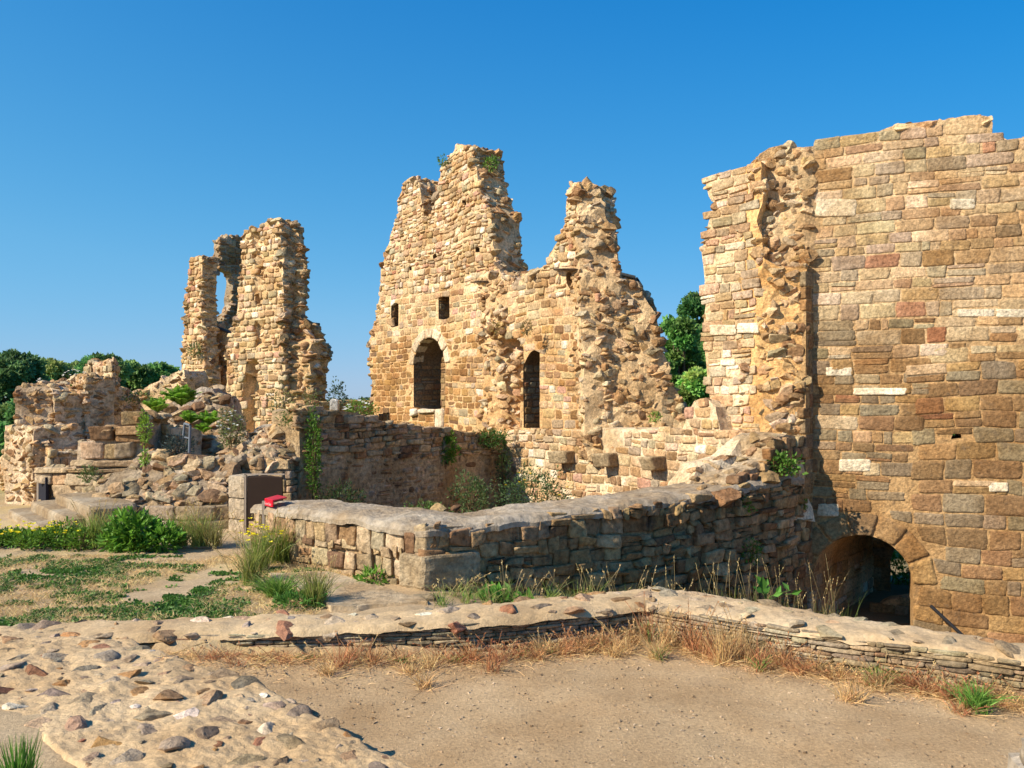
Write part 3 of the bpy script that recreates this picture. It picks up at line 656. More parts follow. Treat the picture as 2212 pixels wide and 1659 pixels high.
for a, b, w, h in [(1214, 973, 29, 27), (1309, 978, 27, 30), (1407, 985, 31, 30)]:
    acc = Acc(); put_quads(acc, Lc, Q1(Lc, [(a, b+h), (a+w, b+h), (a+w, b), (a, b)]), R(a), T_fine, 'cut', (.24, .27), -.1, colors=np.array([(.36, .27, .16)])); acc.build('corbel', M_stone, gb)

# ======================================================= shaded pit wall
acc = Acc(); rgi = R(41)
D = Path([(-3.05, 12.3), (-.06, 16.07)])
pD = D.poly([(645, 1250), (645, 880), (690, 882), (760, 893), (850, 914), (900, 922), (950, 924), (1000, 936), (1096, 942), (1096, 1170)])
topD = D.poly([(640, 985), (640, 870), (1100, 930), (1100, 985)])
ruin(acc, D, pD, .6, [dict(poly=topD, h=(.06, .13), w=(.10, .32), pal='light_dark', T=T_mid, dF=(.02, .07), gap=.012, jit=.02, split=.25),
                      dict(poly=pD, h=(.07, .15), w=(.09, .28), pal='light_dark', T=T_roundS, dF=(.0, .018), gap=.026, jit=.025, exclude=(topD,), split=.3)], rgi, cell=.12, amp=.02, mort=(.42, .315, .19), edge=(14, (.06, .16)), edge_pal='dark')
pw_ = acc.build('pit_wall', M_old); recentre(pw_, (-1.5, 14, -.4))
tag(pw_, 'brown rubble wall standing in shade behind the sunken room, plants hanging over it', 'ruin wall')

# ======================================================= V shaped low wall in the middle
vw = thing('parapet_wall', 'thick waist-high bent wall with smooth grey mortar top and a squared corner, centre', 'low wall', (-.8, 7.9, 0))
V_ = Path([(-2.98, 9.85), (-2.25, 9.08), (-.8, 7.9), (.35, 8.62), (1.6, 9.38), (2.55, 10.02), (3.3, 10.72), (3.86, 11.3)])
acc = Acc(); rgi = R(51)
def ztop(u):
    k = [V_.uz(*q) for q in [(556, 1096), (660, 1106), (800, 1124), (920, 1141), (1020, 1137), (1260, 1106), (1500, 1074), (1560, 1062), (1610, 1050), (1700, 1035), (1745, 1030)]]
    k = np.array(k); return np.interp(u, k[:, 0], k[:, 1])
us = np.linspace(-.02, V_.len, 60)
pV = np.array([(us[0], -1.2)]+[(u, ztop(u)) for u in us]+[(us[-1], -1.2)])
uc_ = V_.cu[2]
lft = np.array([(-.1, -1.3), (-.1, 2), (uc_-.02, 2), (uc_-.02, -1.3)]); rgt = np.array([(uc_+.02, -1.3), (uc_+.02, 2), (9, 2), (9, -1.3)])
toprow = np.array([(-.1, .0)]+[(u, ztop(u)-.24) for u in us]+[(us[-1], -.2)])
topL = np.array([(us[0], ztop(us[0])-.24)]+[(u, ztop(u)-.23) for u in us if u < uc_]+[(u, ztop(u)+.01) for u in us[::-1] if u < uc_])
ruin(acc, V_, pV, .78, [
    dict(poly=topL, h=(.225, .235), w=(.10, .24), pal='light_dark', T=T_fine, dF=(.02, .05), gap=.018, jit=.012, wav=.0, split=0),
    dict(poly=lft, h=(.10, .19), w=(.10, .24), pal='light_dark', T=T_fine, dF=(.01, .05), gap=.02, jit=.02, exclude=(topL,)),
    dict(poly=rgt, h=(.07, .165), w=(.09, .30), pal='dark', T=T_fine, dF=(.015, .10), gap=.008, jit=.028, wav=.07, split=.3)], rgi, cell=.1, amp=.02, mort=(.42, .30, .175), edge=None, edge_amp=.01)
# squared quoins on the corner
for (z0, z1, a, b, c) in [(.46, .715, .16, .17, .04), (.13, .45, .36, .62, .12), (-.12, .17, .30, .16, .10)]:
    cx_, cy_ = -.8, 7.9; tl = V_.t[1]; tr = V_.t[2]; nl = V_.n[1]; nr = V_.n[2]
    cp = np.array([cx_, cy_])+V_.vn[2]*c*.7
    bf(acc, [cp-tl*a, cp, cp+tr*b, cp-tl*a+tr*b], z0, z1, np.array((.40, .31, .195))*(1.05 if z0 > .4 else .9), rough=.055, seg=12)
acc.build('rubble_body', M_old, vw)
def capstrip(acc, path, zt, d0, d1, nu, nv, col, amp=.02, u0=0., u1=None, lip=.03, thick=.05, rgi=None, hump=.0):
    u = np.linspace(u0, path.len if u1 is None else u1, nu); v = np.linspace(0, 1, nv)
    U, Vv = np.meshgrid(u, v, indexing='ij'); U, Vv = U.ravel(), Vv.ravel()
    wob = .045*fbm(np.stack([U*5, Vv*0+3*(Vv > .5), U*0], 1), 3, 4, .6)
    d = d0+(d1-d0)*Vv+wob; p = path.map(U, zt(U), d)
    e = np.minimum(Vv, 1-Vv)*abs(d1-d0); p[:, 2] += lip-.05*np.exp(-(e/.035)**2)+hump*np.sin(Vv*math.pi)+amp*fbm(p*3.1, 9, 4)+.25*amp*fbm(p*16, 4, 2)
    i, j = np.meshgrid(np.arange(nu-1), np.arange(nv-1), indexing='ij'); b = (i*nv+j).ravel()
    n0 = len(p)
    c = np.array(col)*(1+.14*fbm(p*2.2, 6, 4)[:, None])
    acc.add(p, c, q=np.stack([b, b+nv, b+nv+1, b+1], 1)[:, ::1], smooth=True)
    for jj, s in ((0, 1), (nv-1, -1)):      # edges
        top = p[jj::nv]; bt = top.copy(); bt[:, 2] -= thick; bt[:, :2] -= 0
        k = np.arange(nu-1); vv = np.concatenate([top, bt]); acc.add(vv, col, q=np.stack([k, k+nu, k+nu+1, k+1], 1)[:, ::s])
acc = Acc()
capstrip(acc, V_, ztop, .045, -.82, 420, 44, (.37, .305, .225), amp=.045, hump=.015)
pr = [G(1010, 1108, .74), G(1395, 1085, .78)]
acc.build('mortar_top', M_cap, vw)
LS = [([-.80, 9.12, .73], [0, 0, 1.], .13, .35), ([-.62, 9.25, .72], [0, 0, 1.], .08, .35)]
LS += [(P(*p), [.2, -.8, .4], s_, .1) for p, s_ in [((1560, 1075, 9.9), .22), ((1600, 1050, 10.2), .12), ((1660, 1030, 10.6), .17), ((1515, 1055, 10.0), .09), ((1500, 1035, 10.4), .1)]]
for k, (p_, n_, s_, sk) in enumerate(LS):
    acc = Acc(); put_rocks(acc, np.array([p_]), np.array([n_]), (.1, .2), R(50+k), R_fine, 'dark', sc=np.array([s_]), sink=sk, tilt=.1, flat=(.45, .6)); acc.build('capping_stone', M_old, vw)
# rising end against the great wall
acc = Acc(); rgi = R(52)
ep = Path([(2.6, 10.18), (3.28, 10.82), (3.85, 11.38)])
pe = ep.poly([(1560, 1300), (1580, 1040), (1640, 1008), (1665, 985), (1672, 945), (1700, 938), (1722, 945), (1733, 975), (1735, 985), (1735, 1400)])
ruin(acc, ep, pe, .6, [dict(h=(.1, .18), w=(.1, .28), pal='dark', T=T_fine, dF=(.02, .08), gap=.012, jit=.02)], rgi, cell=.09, amp=.03, mort=(.42, .33, .22), edge=(26, (.06, .17)), T_edge=R_fine, edge_pal='light_dark')
acc.build('rising_end', M_old, vw)
acc = Acc(); wp = Path([tuple(P(1500, 1040, 10.5)[:2]), tuple(P(1640, 980, 10.95)[:2]), tuple(P(1735, 960, 11.45)[:2])])
pp = wp.poly([(1480, 1120), (1500, 1040), (1530, 1010), (1600, 985), (1640, 950), (1690, 935), (1735, 935), (1735, 1120)])
ruin(acc, wp, pp, .5, [], R(53), cell=.09, amp=.06, relief=lambda u, z: -.5*(z-.7), mort=(.66, .53, .36), core_zones=[dict(poly=pp, dens=26, size=(.07, .19), amp=.05, T=R_fine, pal='Cc', sink=.4)], edge=(5, (.05, .12)), T_edge=R_fine)
acc.build('mortared_slope', M_stone, vw)

# ======================================================= tall tower on the left
tr_ = thing('tower_ruin', 'split tall tower ruin with a see-through gap between its pillars, left of centre', 'tower ruin', (-7.5, 25, 0))
def XY(px, Y): return tuple(P(px, 900, Y)[:2])
def piece(name, path, pts, thick, seed, specs=None, par=tr_, **k):
    acc = Acc(); pl = path.poly(pts)
    zz = [dict(z, poly=path.poly(z['poly'])) for z in k.pop('zones', [])]; ho = [path.poly(h) for h in k.pop('holes', [])]
    ruin(acc, path, pl, thick, specs if specs is not None else [], R(seed), core_zones=zz, holes=ho, **k)
    return acc.build(name, k.pop('mat', M_stone) if 'mat' in k else M_stone, par)
sI = dict(h=(.12, .22), w=(.13, .34), pal='I', T=T_small, dF=(.012, .06), jit=.028, gap=.03, wav=.07, split=.2)
Im = Path([XY(490, 26.2), XY(640, 24.4)])
piece('main_pillar', Im, [(462, 960), (482, 930), (487, 880), (492, 760), (498, 715), (510, 690), (516, 640), (521, 590), (524, 520), (526, 502), (545, 496), (562, 495), (574, 480), (590, 474), (602, 478), (606, 497), (610, 537), (614, 590), (612, 640), (611, 700), (612, 737), (614, 809), (612, 960)],
      .85, 61, [sI], holes=[[(541, 560), (539, 548), (551, 546), (551, 558)], [(551, 660), (551, 632), (563, 630), (563, 655)]], cell=.14, amp=.02,
      zones=[dict(poly=[(545, 500), (566, 500), (572, 560), (564, 640), (550, 640), (552, 560)], dens=50, size=(.07, .2), amp=.12, recess=.12), dict(poly=[(546, 700), (572, 690), (574, 740), (550, 745)], dens=30, size=(.07, .17), amp=.14, recess=.15),
             dict(poly=[(528, 900), (528, 830), (534, 785), (548, 775), (558, 790), (556, 880), (556, 960), (530, 960)], dens=24, size=(.07, .2), amp=.12, recess=.35)], edge=(50, (.08, .28)), edge_amp=.1)
Il = Path([XY(388, 27.6), XY(437, 26.5)])
piece('side_pillar', Il, [(386, 900), (392, 830), (396, 778), (400, 700), (404, 640), (406, 600), (410, 566), (420, 556), (435, 553), (437, 597), (434, 684), (440, 762), (446, 825), (448, 900)], .48, 62, [sI], cell=.13, amp=.02, edge=(55, (.08, .24)), edge_amp=.1)
Ic = Path([XY(430, 27.3), XY(512, 26.8)])
piece('linking_core', Ic, [(430, 900), (430, 700), (448, 690), (460, 694), (465, 700), (468, 712), (490, 722), (508, 738), (500, 800), (495, 900)], .8, 63, cell=.14, amp=.16, mort=(.62, .42, .22), relief=lambda u, z: -.05*(z-1),
      zones=[dict(poly=[(400, 950), (400, 500), (520, 500), (520, 950)], dens=42, size=(.08, .28), amp=.15)], edge=(30, (.08, .2)))
Ib = Path([XY(484, 28.3), XY(532, 29.2)])
piece('rear_pillar', Ib, [(484, 760), (484, 700), (484, 684), (496, 674), (503, 653), (504, 600), (498, 590), (478, 582), (472, 570), (478, 546), (476, 528), (480, 517), (494, 512), (502, 510), (512, 508), (524, 515), (534, 518), (534, 760)], .34, 64,
      [dict(sI, pal='dark')], cell=.13, amp=.05, mort=(.34, .27, .19), edge=(40, (.08, .24)), edge_pal='light_dark', edge_amp=.09)
Ir = Path([XY(608, 24.9), XY(675, 24.7), XY(708, 25.3), XY(716, 26.3)])
piece('broken_flank', Ir, [(606, 960), (606, 480), (618, 474), (638, 482), (642, 520), (656, 536), (648, 552), (662, 574), (658, 600), (662, 612), (652, 650), (650, 697), (690, 700), (700, 722), (714, 745), (716, 770), (709, 790), (708, 880), (706, 960)], .7, 65, cell=.14, amp=.13,
      relief=lambda u, z: np.where(z > Ir.uz(640, 738)[1], -.14, 0)-.01*z, mort=(.58, .40, .21), zones=[dict(poly=[(560, 990), (560, 440), (900, 440), (900, 990)], dens=48, size=(.08, .30), amp=.14)], edge=(30, (.08, .26)))
acc = Acc(); tube(acc, [P(655, 697, 25.4), P(690, 701, 25.3)], .05, (.04, .045, .055)); acc.build('lead_cap', M_metal, tr_); acc = Acc(); tube(acc, [P(466, 706, 27.2), P(505, 722, 27)], .05, (.04, .045, .055)); acc.build('lead_cap', M_metal, tr_)

# ======================================================= far left ruins
hl = thing('curtain_ruin', 'crumbling pale walls with a small peaked block on top, at the left edge', 'ruined wall', (-8, 15.5, 0))
sH = dict(h=(.09, .16), w=(.12, .28), pal='core', T=T_small, dF=(.01, .06), jit=.02, gap=.02)
cz = lambda pl, d=40, s=(.05, .15), a=.1, **k: [dict(poly=pl, dens=d, size=s, amp=a, **k)]
big = [(-300, 1300), (-300, 400), (900, 400), (900, 1300)]
def hp(name, path, pts, thick, seed, rub=True, **k):
    k.setdefault('cell', .1); k.setdefault('edge', (55, (.05, .15))); k.setdefault('mort', (.62, .48, .32))
    return piece(name, path, pts, thick, seed, None if rub else [sH], par=hl, zones=cz(big, 95) if rub else [], amp=.08 if rub else .02, **k)
hp('outer_end', Path([XY(70, 16.6), XY(114, 15.4)]), [(66, 1100), (70, 905), (78, 880), (84, 848), (90, 840), (102, 834), (116, 846), (114, 1100)], .6, 71)
hp('shaded_face', Path([XY(112, 15.4), XY(163, 17.2)]), [(112, 1100), (112, 846), (116, 836), (160, 828), (170, 824), (170, 1100)], .6, 72, rub=False, mort=(.45, .35, .24))
hp('rear_slope', Path([XY(95, 18.2), XY(200, 17.6)]), [(92, 1000), (96, 834), (120, 828), (150, 819), (178, 812), (196, 812), (210, 1000)], .6, 73)
hp('inner_end', Path([XY(154, 16.4), XY(182, 15.7)]), [(154, 1100), (155, 885), (158, 868), (164, 850), (170, 842), (178, 820), (184, 812), (184, 1100)], .5, 74)
hp('inner_face', Path([XY(181, 15.7), XY(240, 16.1), XY(318, 17.2)]), [(181, 1100), (182, 814), (205, 812), (222, 822), (245, 826), (262, 836), (280, 850), (300, 862), (312, 885), (322, 900), (322, 1100)], .6, 75)
hp('peaked_block', Path([XY(184, 17.5), XY(242, 16.7), XY(256, 17.2)]), [(185, 900), (186, 786), (196, 782), (208, 785), (214, 793), (228, 793), (232, 787), (238, 780), (252, 779), (254, 800), (256, 900)], .4, 76, rub=False)
hp('left_flank', Path([XY(-40, 18.8), XY(72, 14.2)]), [(-40, 1160), (-40, 1000), (6, 985), (9, 974), (34, 970), (38, 946), (50, 942), (54, 926), (74, 922), (74, 1160)], .7, 77)
hp('front_rubble', Path([XY(72, 14.2), XY(158, 14.9)]), [(72, 1160), (72, 922), (132, 921), (138, 935), (150, 960), (168, 975), (168, 1160)], .7, 78)
hp('front_pier', Path([XY(100, 13.7), XY(112, 13.4), XY(170, 13.8)]), [(100, 1160), (101, 978), (106, 974), (168, 975), (168, 1160)], .5, 79, rub=False)
piece('rear_bank', Path([XY(270, 20.5), XY(402, 20.)]), [(270, 990), (276, 852), (300, 848), (322, 838), (334, 826), (350, 815), (370, 808), (402, 800), (402, 990)], .8, 80, par=hl, zones=cz(big, 60, (.06, .2)), amp=.12, cell=.13, edge=(20, (.06, .16)), mort=(.64, .47, .28))

# ======================================================= round turret base
rt = thing('turret_base', 'rounded grey-brown rubble turret base on two courses of cut stone, behind the yellow flowers', 'turret ruin', (-4.6, 12.2, 0))
def gp(name, path, pts, thick, seed, specs=None, zones=None, par=rt, **k):
    acc = Acc(); pl = path.poly(pts)
    ruin(acc, path, pl, thick, specs or [], R(seed), core_zones=[dict(z, poly=path.poly(z['poly'])) for z in (zones or [])], **k); return acc.build(name, M_old, par)
pli = Path([XY(160, 12.5), XY(196, 11.75), XY(330, 11.45), XY(420, 11.4), XY(500, 11.55)])
gp('plinth', pli, [(160, 1230), (160, 1092), (500, 1092), (500, 1230)], .8, 81, [dict(h=(.19, .2), w=(.34, .6), pal='cut', T=T_fine, dF=(.02, .03), gap=.012, jit=.004, wav=.0, split=0)], cell=.12, amp=.01, mort=(.36, .29, .2), edge_amp=.01)
rs = Path([XY(180, 12.2), XY(240, 11.85), XY(495, 11.75)])
gp('rubble_slope', rs, [(195, 1110), (205, 1084), (228, 1070), (246, 1050), (268, 1036), (300, 1012), (330, 1000), (380, 998), (440, 1000), (492, 1005), (492, 1110)], .9, 82, zones=[dict(poly=big, dens=120, size=(.06, .22), amp=.07, T=R_fine, pal='light_dark', flat=(.42, .75), sink=.12)],
   relief=lambda u, z: -.9*np.clip(z-.5, 0, 2), amp=.08, cell=.1, mort=(.36, .29, .21), edge=(14, (.07, .2)), T_edge=R_fine, edge_pal='light_dark')
up = Path([XY(420, 12.9), XY(480, 12.5), XY(560, 12.15), XY(625, 12.15), XY(660, 12.6), XY(668, 13.3)])
gp('upper_ring', up, [(420, 1200), (420, 1000), (470, 990), (560, 988), (668, 982), (672, 1200)], .7, 83, [dict(h=(.13, .2), w=(.16, .36), pal='light_dark', T=T_fine, dF=(.02, .07), gap=.02, jit=.015)], cell=.1, amp=.02, mort=(.45, .37, .27), edge=(22, (.06, .18)), T_edge=R_fine, edge_pal='light_dark')
um = off(up, -.05)
gp('upper_rubble', um, [(440, 1010), (470, 985), (500, 955), (530, 932), (550, 920), (610, 922), (640, 932), (668, 955), (672, 990), (672, 1010)], .8, 84, zones=[dict(poly=big, dens=120, size=(.06, .2), amp=.06, T=R_fine, pal='light_dark', flat=(.42, .75), sink=.12)],
   relief=lambda u, z: -1.1*np.clip(z-1.05, 0, 2), amp=.07, cell=.1, mort=(.34, .275, .2), edge=(16, (.06, .18)), T_edge=R_fine, edge_pal='light_dark')
gp('inner_masonry', Path([XY(318, 13.6), XY(374, 13.2)]), [(318, 1060), (318, 926), (345, 922), (372, 925), (374, 1060)], .5, 85, [dict(h=(.12, .18), w=(.14, .26), pal='Cc', T=T_fine, dF=(.01, .03))], cell=.1, amp=.01, mort=(.62, .5, .35), edge=(8, (.05, .12)))
gp('inner_bank', Path([XY(368, 13.6), XY(520, 13.6)]), [(366, 1060), (366, 945), (400, 938), (480, 940), (520, 930), (540, 1060)], .5, 86, zones=[dict(poly=big, dens=70, size=(.06, .2), amp=.07, T=R_fine, pal='dark', sink=.2)], relief=lambda u, z: -.6*(z-.9), amp=.06, cell=.1, mort=(.4, .32, .23), edge=(14, (.06, .16)), T_edge=R_fine, edge_pal='dark')
gp('upper_bank', Path([XY(300, 14.6), XY(500, 14.6)]), [(300, 1000), (300, 905), (325, 892), (345, 880), (370, 868), (398, 856), (412, 838), (430, 834), (448, 838), (456, 850), (480, 858), (492, 880), (500, 910), (500, 1000)], .8, 87, zones=[dict(poly=big, dens=75, size=(.06, .2), amp=.08, T=R_fine, pal='light_dark', flat=(.45, .7), sink=.2)],
   relief=lambda u, z: -.5*(z-1.6), amp=.08, cell=.11, mort=(.40, .32, .24), edge=(16, (.06, .18)), T_edge=R_fine, edge_pal='light_dark')
# stepped blocks between the two
sb = thing('stepped_wall', 'stepped wall end of big weathered blocks above the stairs', 'ruined wall', (-6.4, 12.9, 0))
gp('block_courses', Path([XY(98, 13.3), XY(200, 12.9), XY(330, 12.9)]), [(98, 1160), (98, 1012), (166, 1008), (167, 956), (198, 952), (199, 944), (222, 943), (223, 925), (274, 925), (277, 899), (322, 896), (322, 1160)], .6, 91,
   [dict(h=(.17, .26), w=(.28, .6), pal='light_dark', T=T_fine, dF=(.02, .16), gap=.02, jit=.02, split=.2)], cell=.1, amp=.05, mort=(.45, .36, .26), par=sb, edge=(24, (.08, .2)), T_edge=R_fine, edge_pal='light_dark')
gp('fallen_rubble', Path([XY(150, 12.7), XY(330, 12.4)]), [(140, 1120), (165, 1070), (190, 1050), (215, 1030), (245, 1020), (260, 985), (300, 975), (330, 990), (330, 1120)], .5, 92, zones=[dict(poly=big, dens=70, size=(.07, .22), amp=.08, T=R_fine, pal='light_dark', flat=(.45, .7), sink=.25)],
   relief=lambda u, z: -.6*(z-.5), amp=.07, cell=.1, mort=(.34, .27, .19), par=sb, edge=(10, (.08, .2)), T_edge=R_fine, edge_pal='light_dark')
# steps
st = thing('stone_steps', 'three broad worn stone steps rising to the right, left of the turret base', 'steps', (-6.6, 11.4, .1))
for k, (p0, p1, p2, p3, z0, z1) in enumerate([((28, 1098), (165, 1146), (285, 1128), (150, 1072), .12, .30), ((168, 1075), (330, 1132), (420, 1108), (240, 1066), .12, .44), ((335, 1066), (590, 1092), (640, 1085), (500, 1058), .12, .58)]): pass
sd0 = np.array([-7.15, 11.9]); e_ = np.array([.64, -.768]); g_ = np.array([.768, .64])
for k in range(3):
    acc = Acc(); o_ = np.array(G([12, 62, 116][k], [1098, 1081, 1065][k], [.24, .38, .52][k])[:2]); w_ = [2.6, 2.35, 2.0][k]; gl_ = [1.25, .95, .62][k]
    bf(acc, [o_, o_+e_*w_, o_+e_*w_+g_*gl_, o_+g_*gl_], .0, [.24, .38, .52][k], (.36, .29, .2), rough=.012, seg=10); acc.build('step', M_cap, st)

# low wall and post behind the pit wall
acc = Acc(); bw = Path([XY(640, 18.4), XY(808, 19.6)])
ruin(acc, bw, bw.poly([(640, 990), (640, 870), (700, 872), (740, 868), (806, 868), (806, 990)]), .5, [sH], R(95), cell=.12, amp=.03, edge=(20, (.06, .16)))
o = acc.build('garden_wall', M_stone); recentre(o, (-5, 19, 0)); tag(o, 'low pale wall between the tall tower and the gable, flowers growing on it', 'low wall')
acc = Acc(); c = P(722, 890, 15.5)
bf(acc, [c[:2]+[-.075, -.06], c[:2]+[.075, -.075], c[:2]+[.08, .07], c[:2]+[-.07, .08]], .9, P(722, 862, 15.5)[2], (.42, .40, .36), rough=.03, seg=5)
o = acc.build('stone_post', M_old); recentre(o, (c[0], c[1], 1.)); tag(o, 'short grey upright stone post on the wall top right of the tall tower', 'post')

# ======================================================= low walls round the gravel yard
def low(name, label, near, far, zt, seed, rocks, rsize, loc, col=(.63, .505, .35), z0=-.08, slates=True, pal='fore', hump=.02, zfar=None, pal_s='slate', amp=.02, res=.03, rT=R_fine, gz=None):
    t = thing(name, label, 'low wall', loc); near = np.array(near); far = np.array(far); rgi = R(seed)
    cl = np.concatenate([[0], np.cumsum(np.hypot(*np.diff(near, axis=0).T))]); nu = int(cl[-1]/res); s = np.linspace(0, cl[-1], nu)
    wd = np.hypot(*(far-near).T).mean(); nv = max(8, int(wd/res))
    N_ = np.stack([np.interp(s, cl, near[:, i]) for i in (0, 1)], 1); F_ = np.stack([np.interp(s, cl, far[:, i]) for i in (0, 1)], 1)
    N_ = N_+.025*vn(np.stack([s*4, s*0, s*0], 1), seed)[:, None]*(N_-F_)/wd; F_ = F_+.04*vn(np.stack([s*4, s*0+9, s*0], 1), seed)[:, None]*(F_-N_)/wd
    v = np.linspace(0, 1, nv); Pxy = N_[:, None]*(1-v)[None, :, None]+F_[:, None]*v[None, :, None]
    zt_ = np.interp(s, cl, zt); zz = zt_[:, None]+0*v[None]
    p = np.concatenate([Pxy, zz[..., None]], -1).reshape(-1, 3); e = (np.minimum(v, 1-v)*wd)[None]+0*s[:, None]; e = e.ravel()
    lump = fbm(p*np.array([6., 6, 0]), seed, 5, .62)
    p[:, 2] += hump*np.sin(np.tile(v, nu)*math.pi)-.045*np.exp(-(e/.03)**2)+amp*1.3*lump+amp*.4*fbm(p*22, seed+2, 2)
    c = np.array(col)*(1+.12*fbm(p*3, seed, 4)[:, None])
    acc = Acc(); i, j = np.meshgrid(np.arange(nu-1), np.arange(nv-1), indexing='ij'); b = (i*nv+j).ravel()
    acc.add(p, c, q=np.stack([b, b+nv, b+nv+1, b+1], 1), smooth=True)
    P3 = p.reshape(nu, nv, 3); k = np.arange(nu-1)
    for e_, sgn in ((P3[:, 0], 1), (P3[:, -1], -1)):
        if slates and sgn == 1: e_ = e_.copy(); dd_ = (F_-N_)/np.hypot(*(F_-N_).T)[:, None]; e_[:, :2] += dd_*.10; e_[:, 2] -= .015
        bt = e_.copy(); bt[:, 2] = z0-.3; mid = e_.copy(); acc.add(np.concatenate([e_, bt]), np.array(col)*.8, q=np.stack([k, k+nu, k+nu+1, k+1], 1)[:, ::sgn])
    acc.build('mortar_bed', M_cap2, t)
    if slates:
        acc = Acc(); pn = off(Path(near), -.045 if name == 'courtyard_wall' else -.01); zz_ = lambda u: np.interp(u, cl, zt)
        pl = np.array([(0, z0)]+[(u, zz_(u)-.02) for u in np.linspace(0, cl[-1], 40)]+[(cl[-1], z0)])
        q = courses(pl, (.018, .042), (.08, .30), rgi, .004, .003, .015, .25); cc = q.mean(1); q = q[inside(pl, cc)]
        put_quads(acc, pn, q, rgi, T_small, pal_s, (.0, .028), -.06); acc.build('slate_facing', M_stone, t)
    n = int(rocks*wd*cl[-1]); acc = Acc(); ii = rgi.integers(nu, size=n); jj = np.clip((rgi.uniform(.04, .96, n)*nv).astype(int), 0, nv-1)
    pos = P3[ii, jj]; sz = rsize[0]+(rsize[1]-rsize[0])*rgi.random(n)**1.3; sz = np.sort(sz)[::-1]
    keep = []
    for a in range(n):
        if all(np.hypot(*(pos[a, :2]-pos[b_, :2])) > (sz[a]+sz[b_])*.80+.008 for b_ in keep): keep.append(a)
    pos = pos[keep]; sz = sz[keep]
    put_rocks(acc, pos, np.tile([0, 0, 1.], (len(pos), 1)), rsize, rgi, rT, pal, flat=(.26, .5), sink=.48, sc=sz, smooth=False, tilt=.2)
    acc.build('bedded_stones', M_stone, t)  # separate rocks bedded in the mortar of the wall top
    return t
# back wall, corner, right wall: one bent wall
nb = [G(-260, 1420, .19)[:2], G(130, 1392, .2)[:2], G(340, 1376, .22)[:2], G(640, 1362, .25)[:2], G(1000, 1345, .27)[:2], G(1402, 1308, .27)[:2]]
fb = [G(-260, 1372, .19)[:2], G(130, 1340, .2)[:2], G(400, 1333, .22)[:2], G(800, 1322, .25)[:2], G(1100, 1300, .27)[:2], G(1405, 1266, .27)[:2]]
low('courtyard_wall', 'knee-high mortar-topped wall running across behind the gravel yard', nb, fb, [.19, .2, .22, .25, .27, .27], 101, 70, (.025, .14), (-1, 6.3, 0), col=(.55, .40, .23))
nr = [G(1396, 1309, .27)[:2], G(1611, 1341, .27)[:2], G(1840, 1375, .27)[:2], G(2108, 1410, .27)[:2], G(2400, 1450, .27)[:2]]
fr = [G(1400, 1264, .27)[:2], G(1540, 1283, .27)[:2], G(1700, 1311, .27)[:2], G(1960, 1352, .27)[:2], G(2212, 1393, .27)[:2]]
low('slate_wall', 'low wall of thin stacked slates with pale mortar top, running to the right edge', nr, fr, [.272]*5, 102, 60, (.025, .13), (2.2, 6, 0), col=(.56, .415, .25), pal='slate')
ne = [np.array([1.5, 1.98]), G(900, 1659, .2)[:2], G(620, 1500, .2)[:2], G(335, 1398, .2)[:2], G(210, 1362, .2)[:2]]
fe = [np.array([.1, 1.86]), G(165, 1659, .2)[:2], G(0, 1525, .2)[:2], G(-330, 1400, .2)[:2], G(-480, 1360, .2)[:2]]
low('foreground_wall', 'broad low wall top of rough stones bedded in pale mortar, bottom left corner', ne, fe, [.2, .2, .2, .205, .205], 103, 200, (.018, .13), (-1.8, 4.6, 0), col=(.57, .41, .235), amp=.028, res=.014, rT=R_fine)
# ======================================================= ground
def axis(a, b, st, far):
    c = np.arange(a, b+1e-6, st); o = []; x = b; d = st
    while x < far: d *= 1.35; x += d; o.append(x)
    l = []; x = a; d = st
    while x > -far: d *= 1.35; x -= d; l.append(x)
    return np.concatenate([l[::-1], c, o])
gxs = axis(-9, 5.5, .045, 3500.); gys = axis(2.2, 14, .045, 3500.)
X, Yv = np.meshgrid(gxs, gys, indexing='ij'); X, Yv = X.ravel(), Yv.ravel()
yard = np.array([(1.6, 1.9)]+[tuple(p) for p in ne[1:]]+[tuple(p) for p in nb[2:]]+[tuple(p) for p in nr[1:]]+[(4.5, 1.)])
pt = np.stack([X, Yv], 1); iny = inside(yard, pt)
dy, _ = nearest(yard, pt); wy = np.where(iny, 1., 0.)
nbx = np.array(fb+fr[1:]); 
zg = .13+0*X
# falls away to the right behind the yard wall
drop = ss(-.3, 3.6, X-.12*(Yv-7.5))*ss(6.6, 7.6, Yv)
zg = zg-1.25*drop-.12*ss(-.9, .1, X)
pit = np.array([(-3.0, 11.3), (-2.4, 10.2), (-.8, 8.9), (2.6, 10.7), (4, 11.5), (-.1, 16), (-3, 12.4)])
dp, _ = nearest(pit, pt); zg = np.where(inside(pit, pt), -.35+.2*vn(np.stack([X, Yv, X*0], 1), 2), zg)
far = ss(19, 34, Yv)+ss(-11, -22, X); zg = zg-2.2*np.clip(far, 0, 1)
zg = zg+.05*ss(7.0, 6.3, Yv)*(X < -2)
nz_ = np.stack([X, Yv, 0*X], 1)
zg = np.where(iny, .0+.02*fbm(nz_*1.2, 4, 3)+.007*fbm(nz_*5, 14, 3)+.10*ss(.9, 0, dy)*ss(.2, -2.4, X)*ss(5.0, 5.9, Yv), zg+.035*fbm(nz_*1.4, 6, 4)+.01*fbm(nz_*8, 16, 3))
near = (Yv < 30)
zg = np.where(near, zg, zg+1.2*fbm(nz_*.02, 3, 3)*ss(60, 200, np.hypot(X, Yv)))
sand = np.array((.47, .345, .205)); grav = np.array((.45, .31, .17)); straw = np.array((.52, .39, .19)); grn = np.array((.07, .12, .025)); soil = np.array((.16, .11, .06))
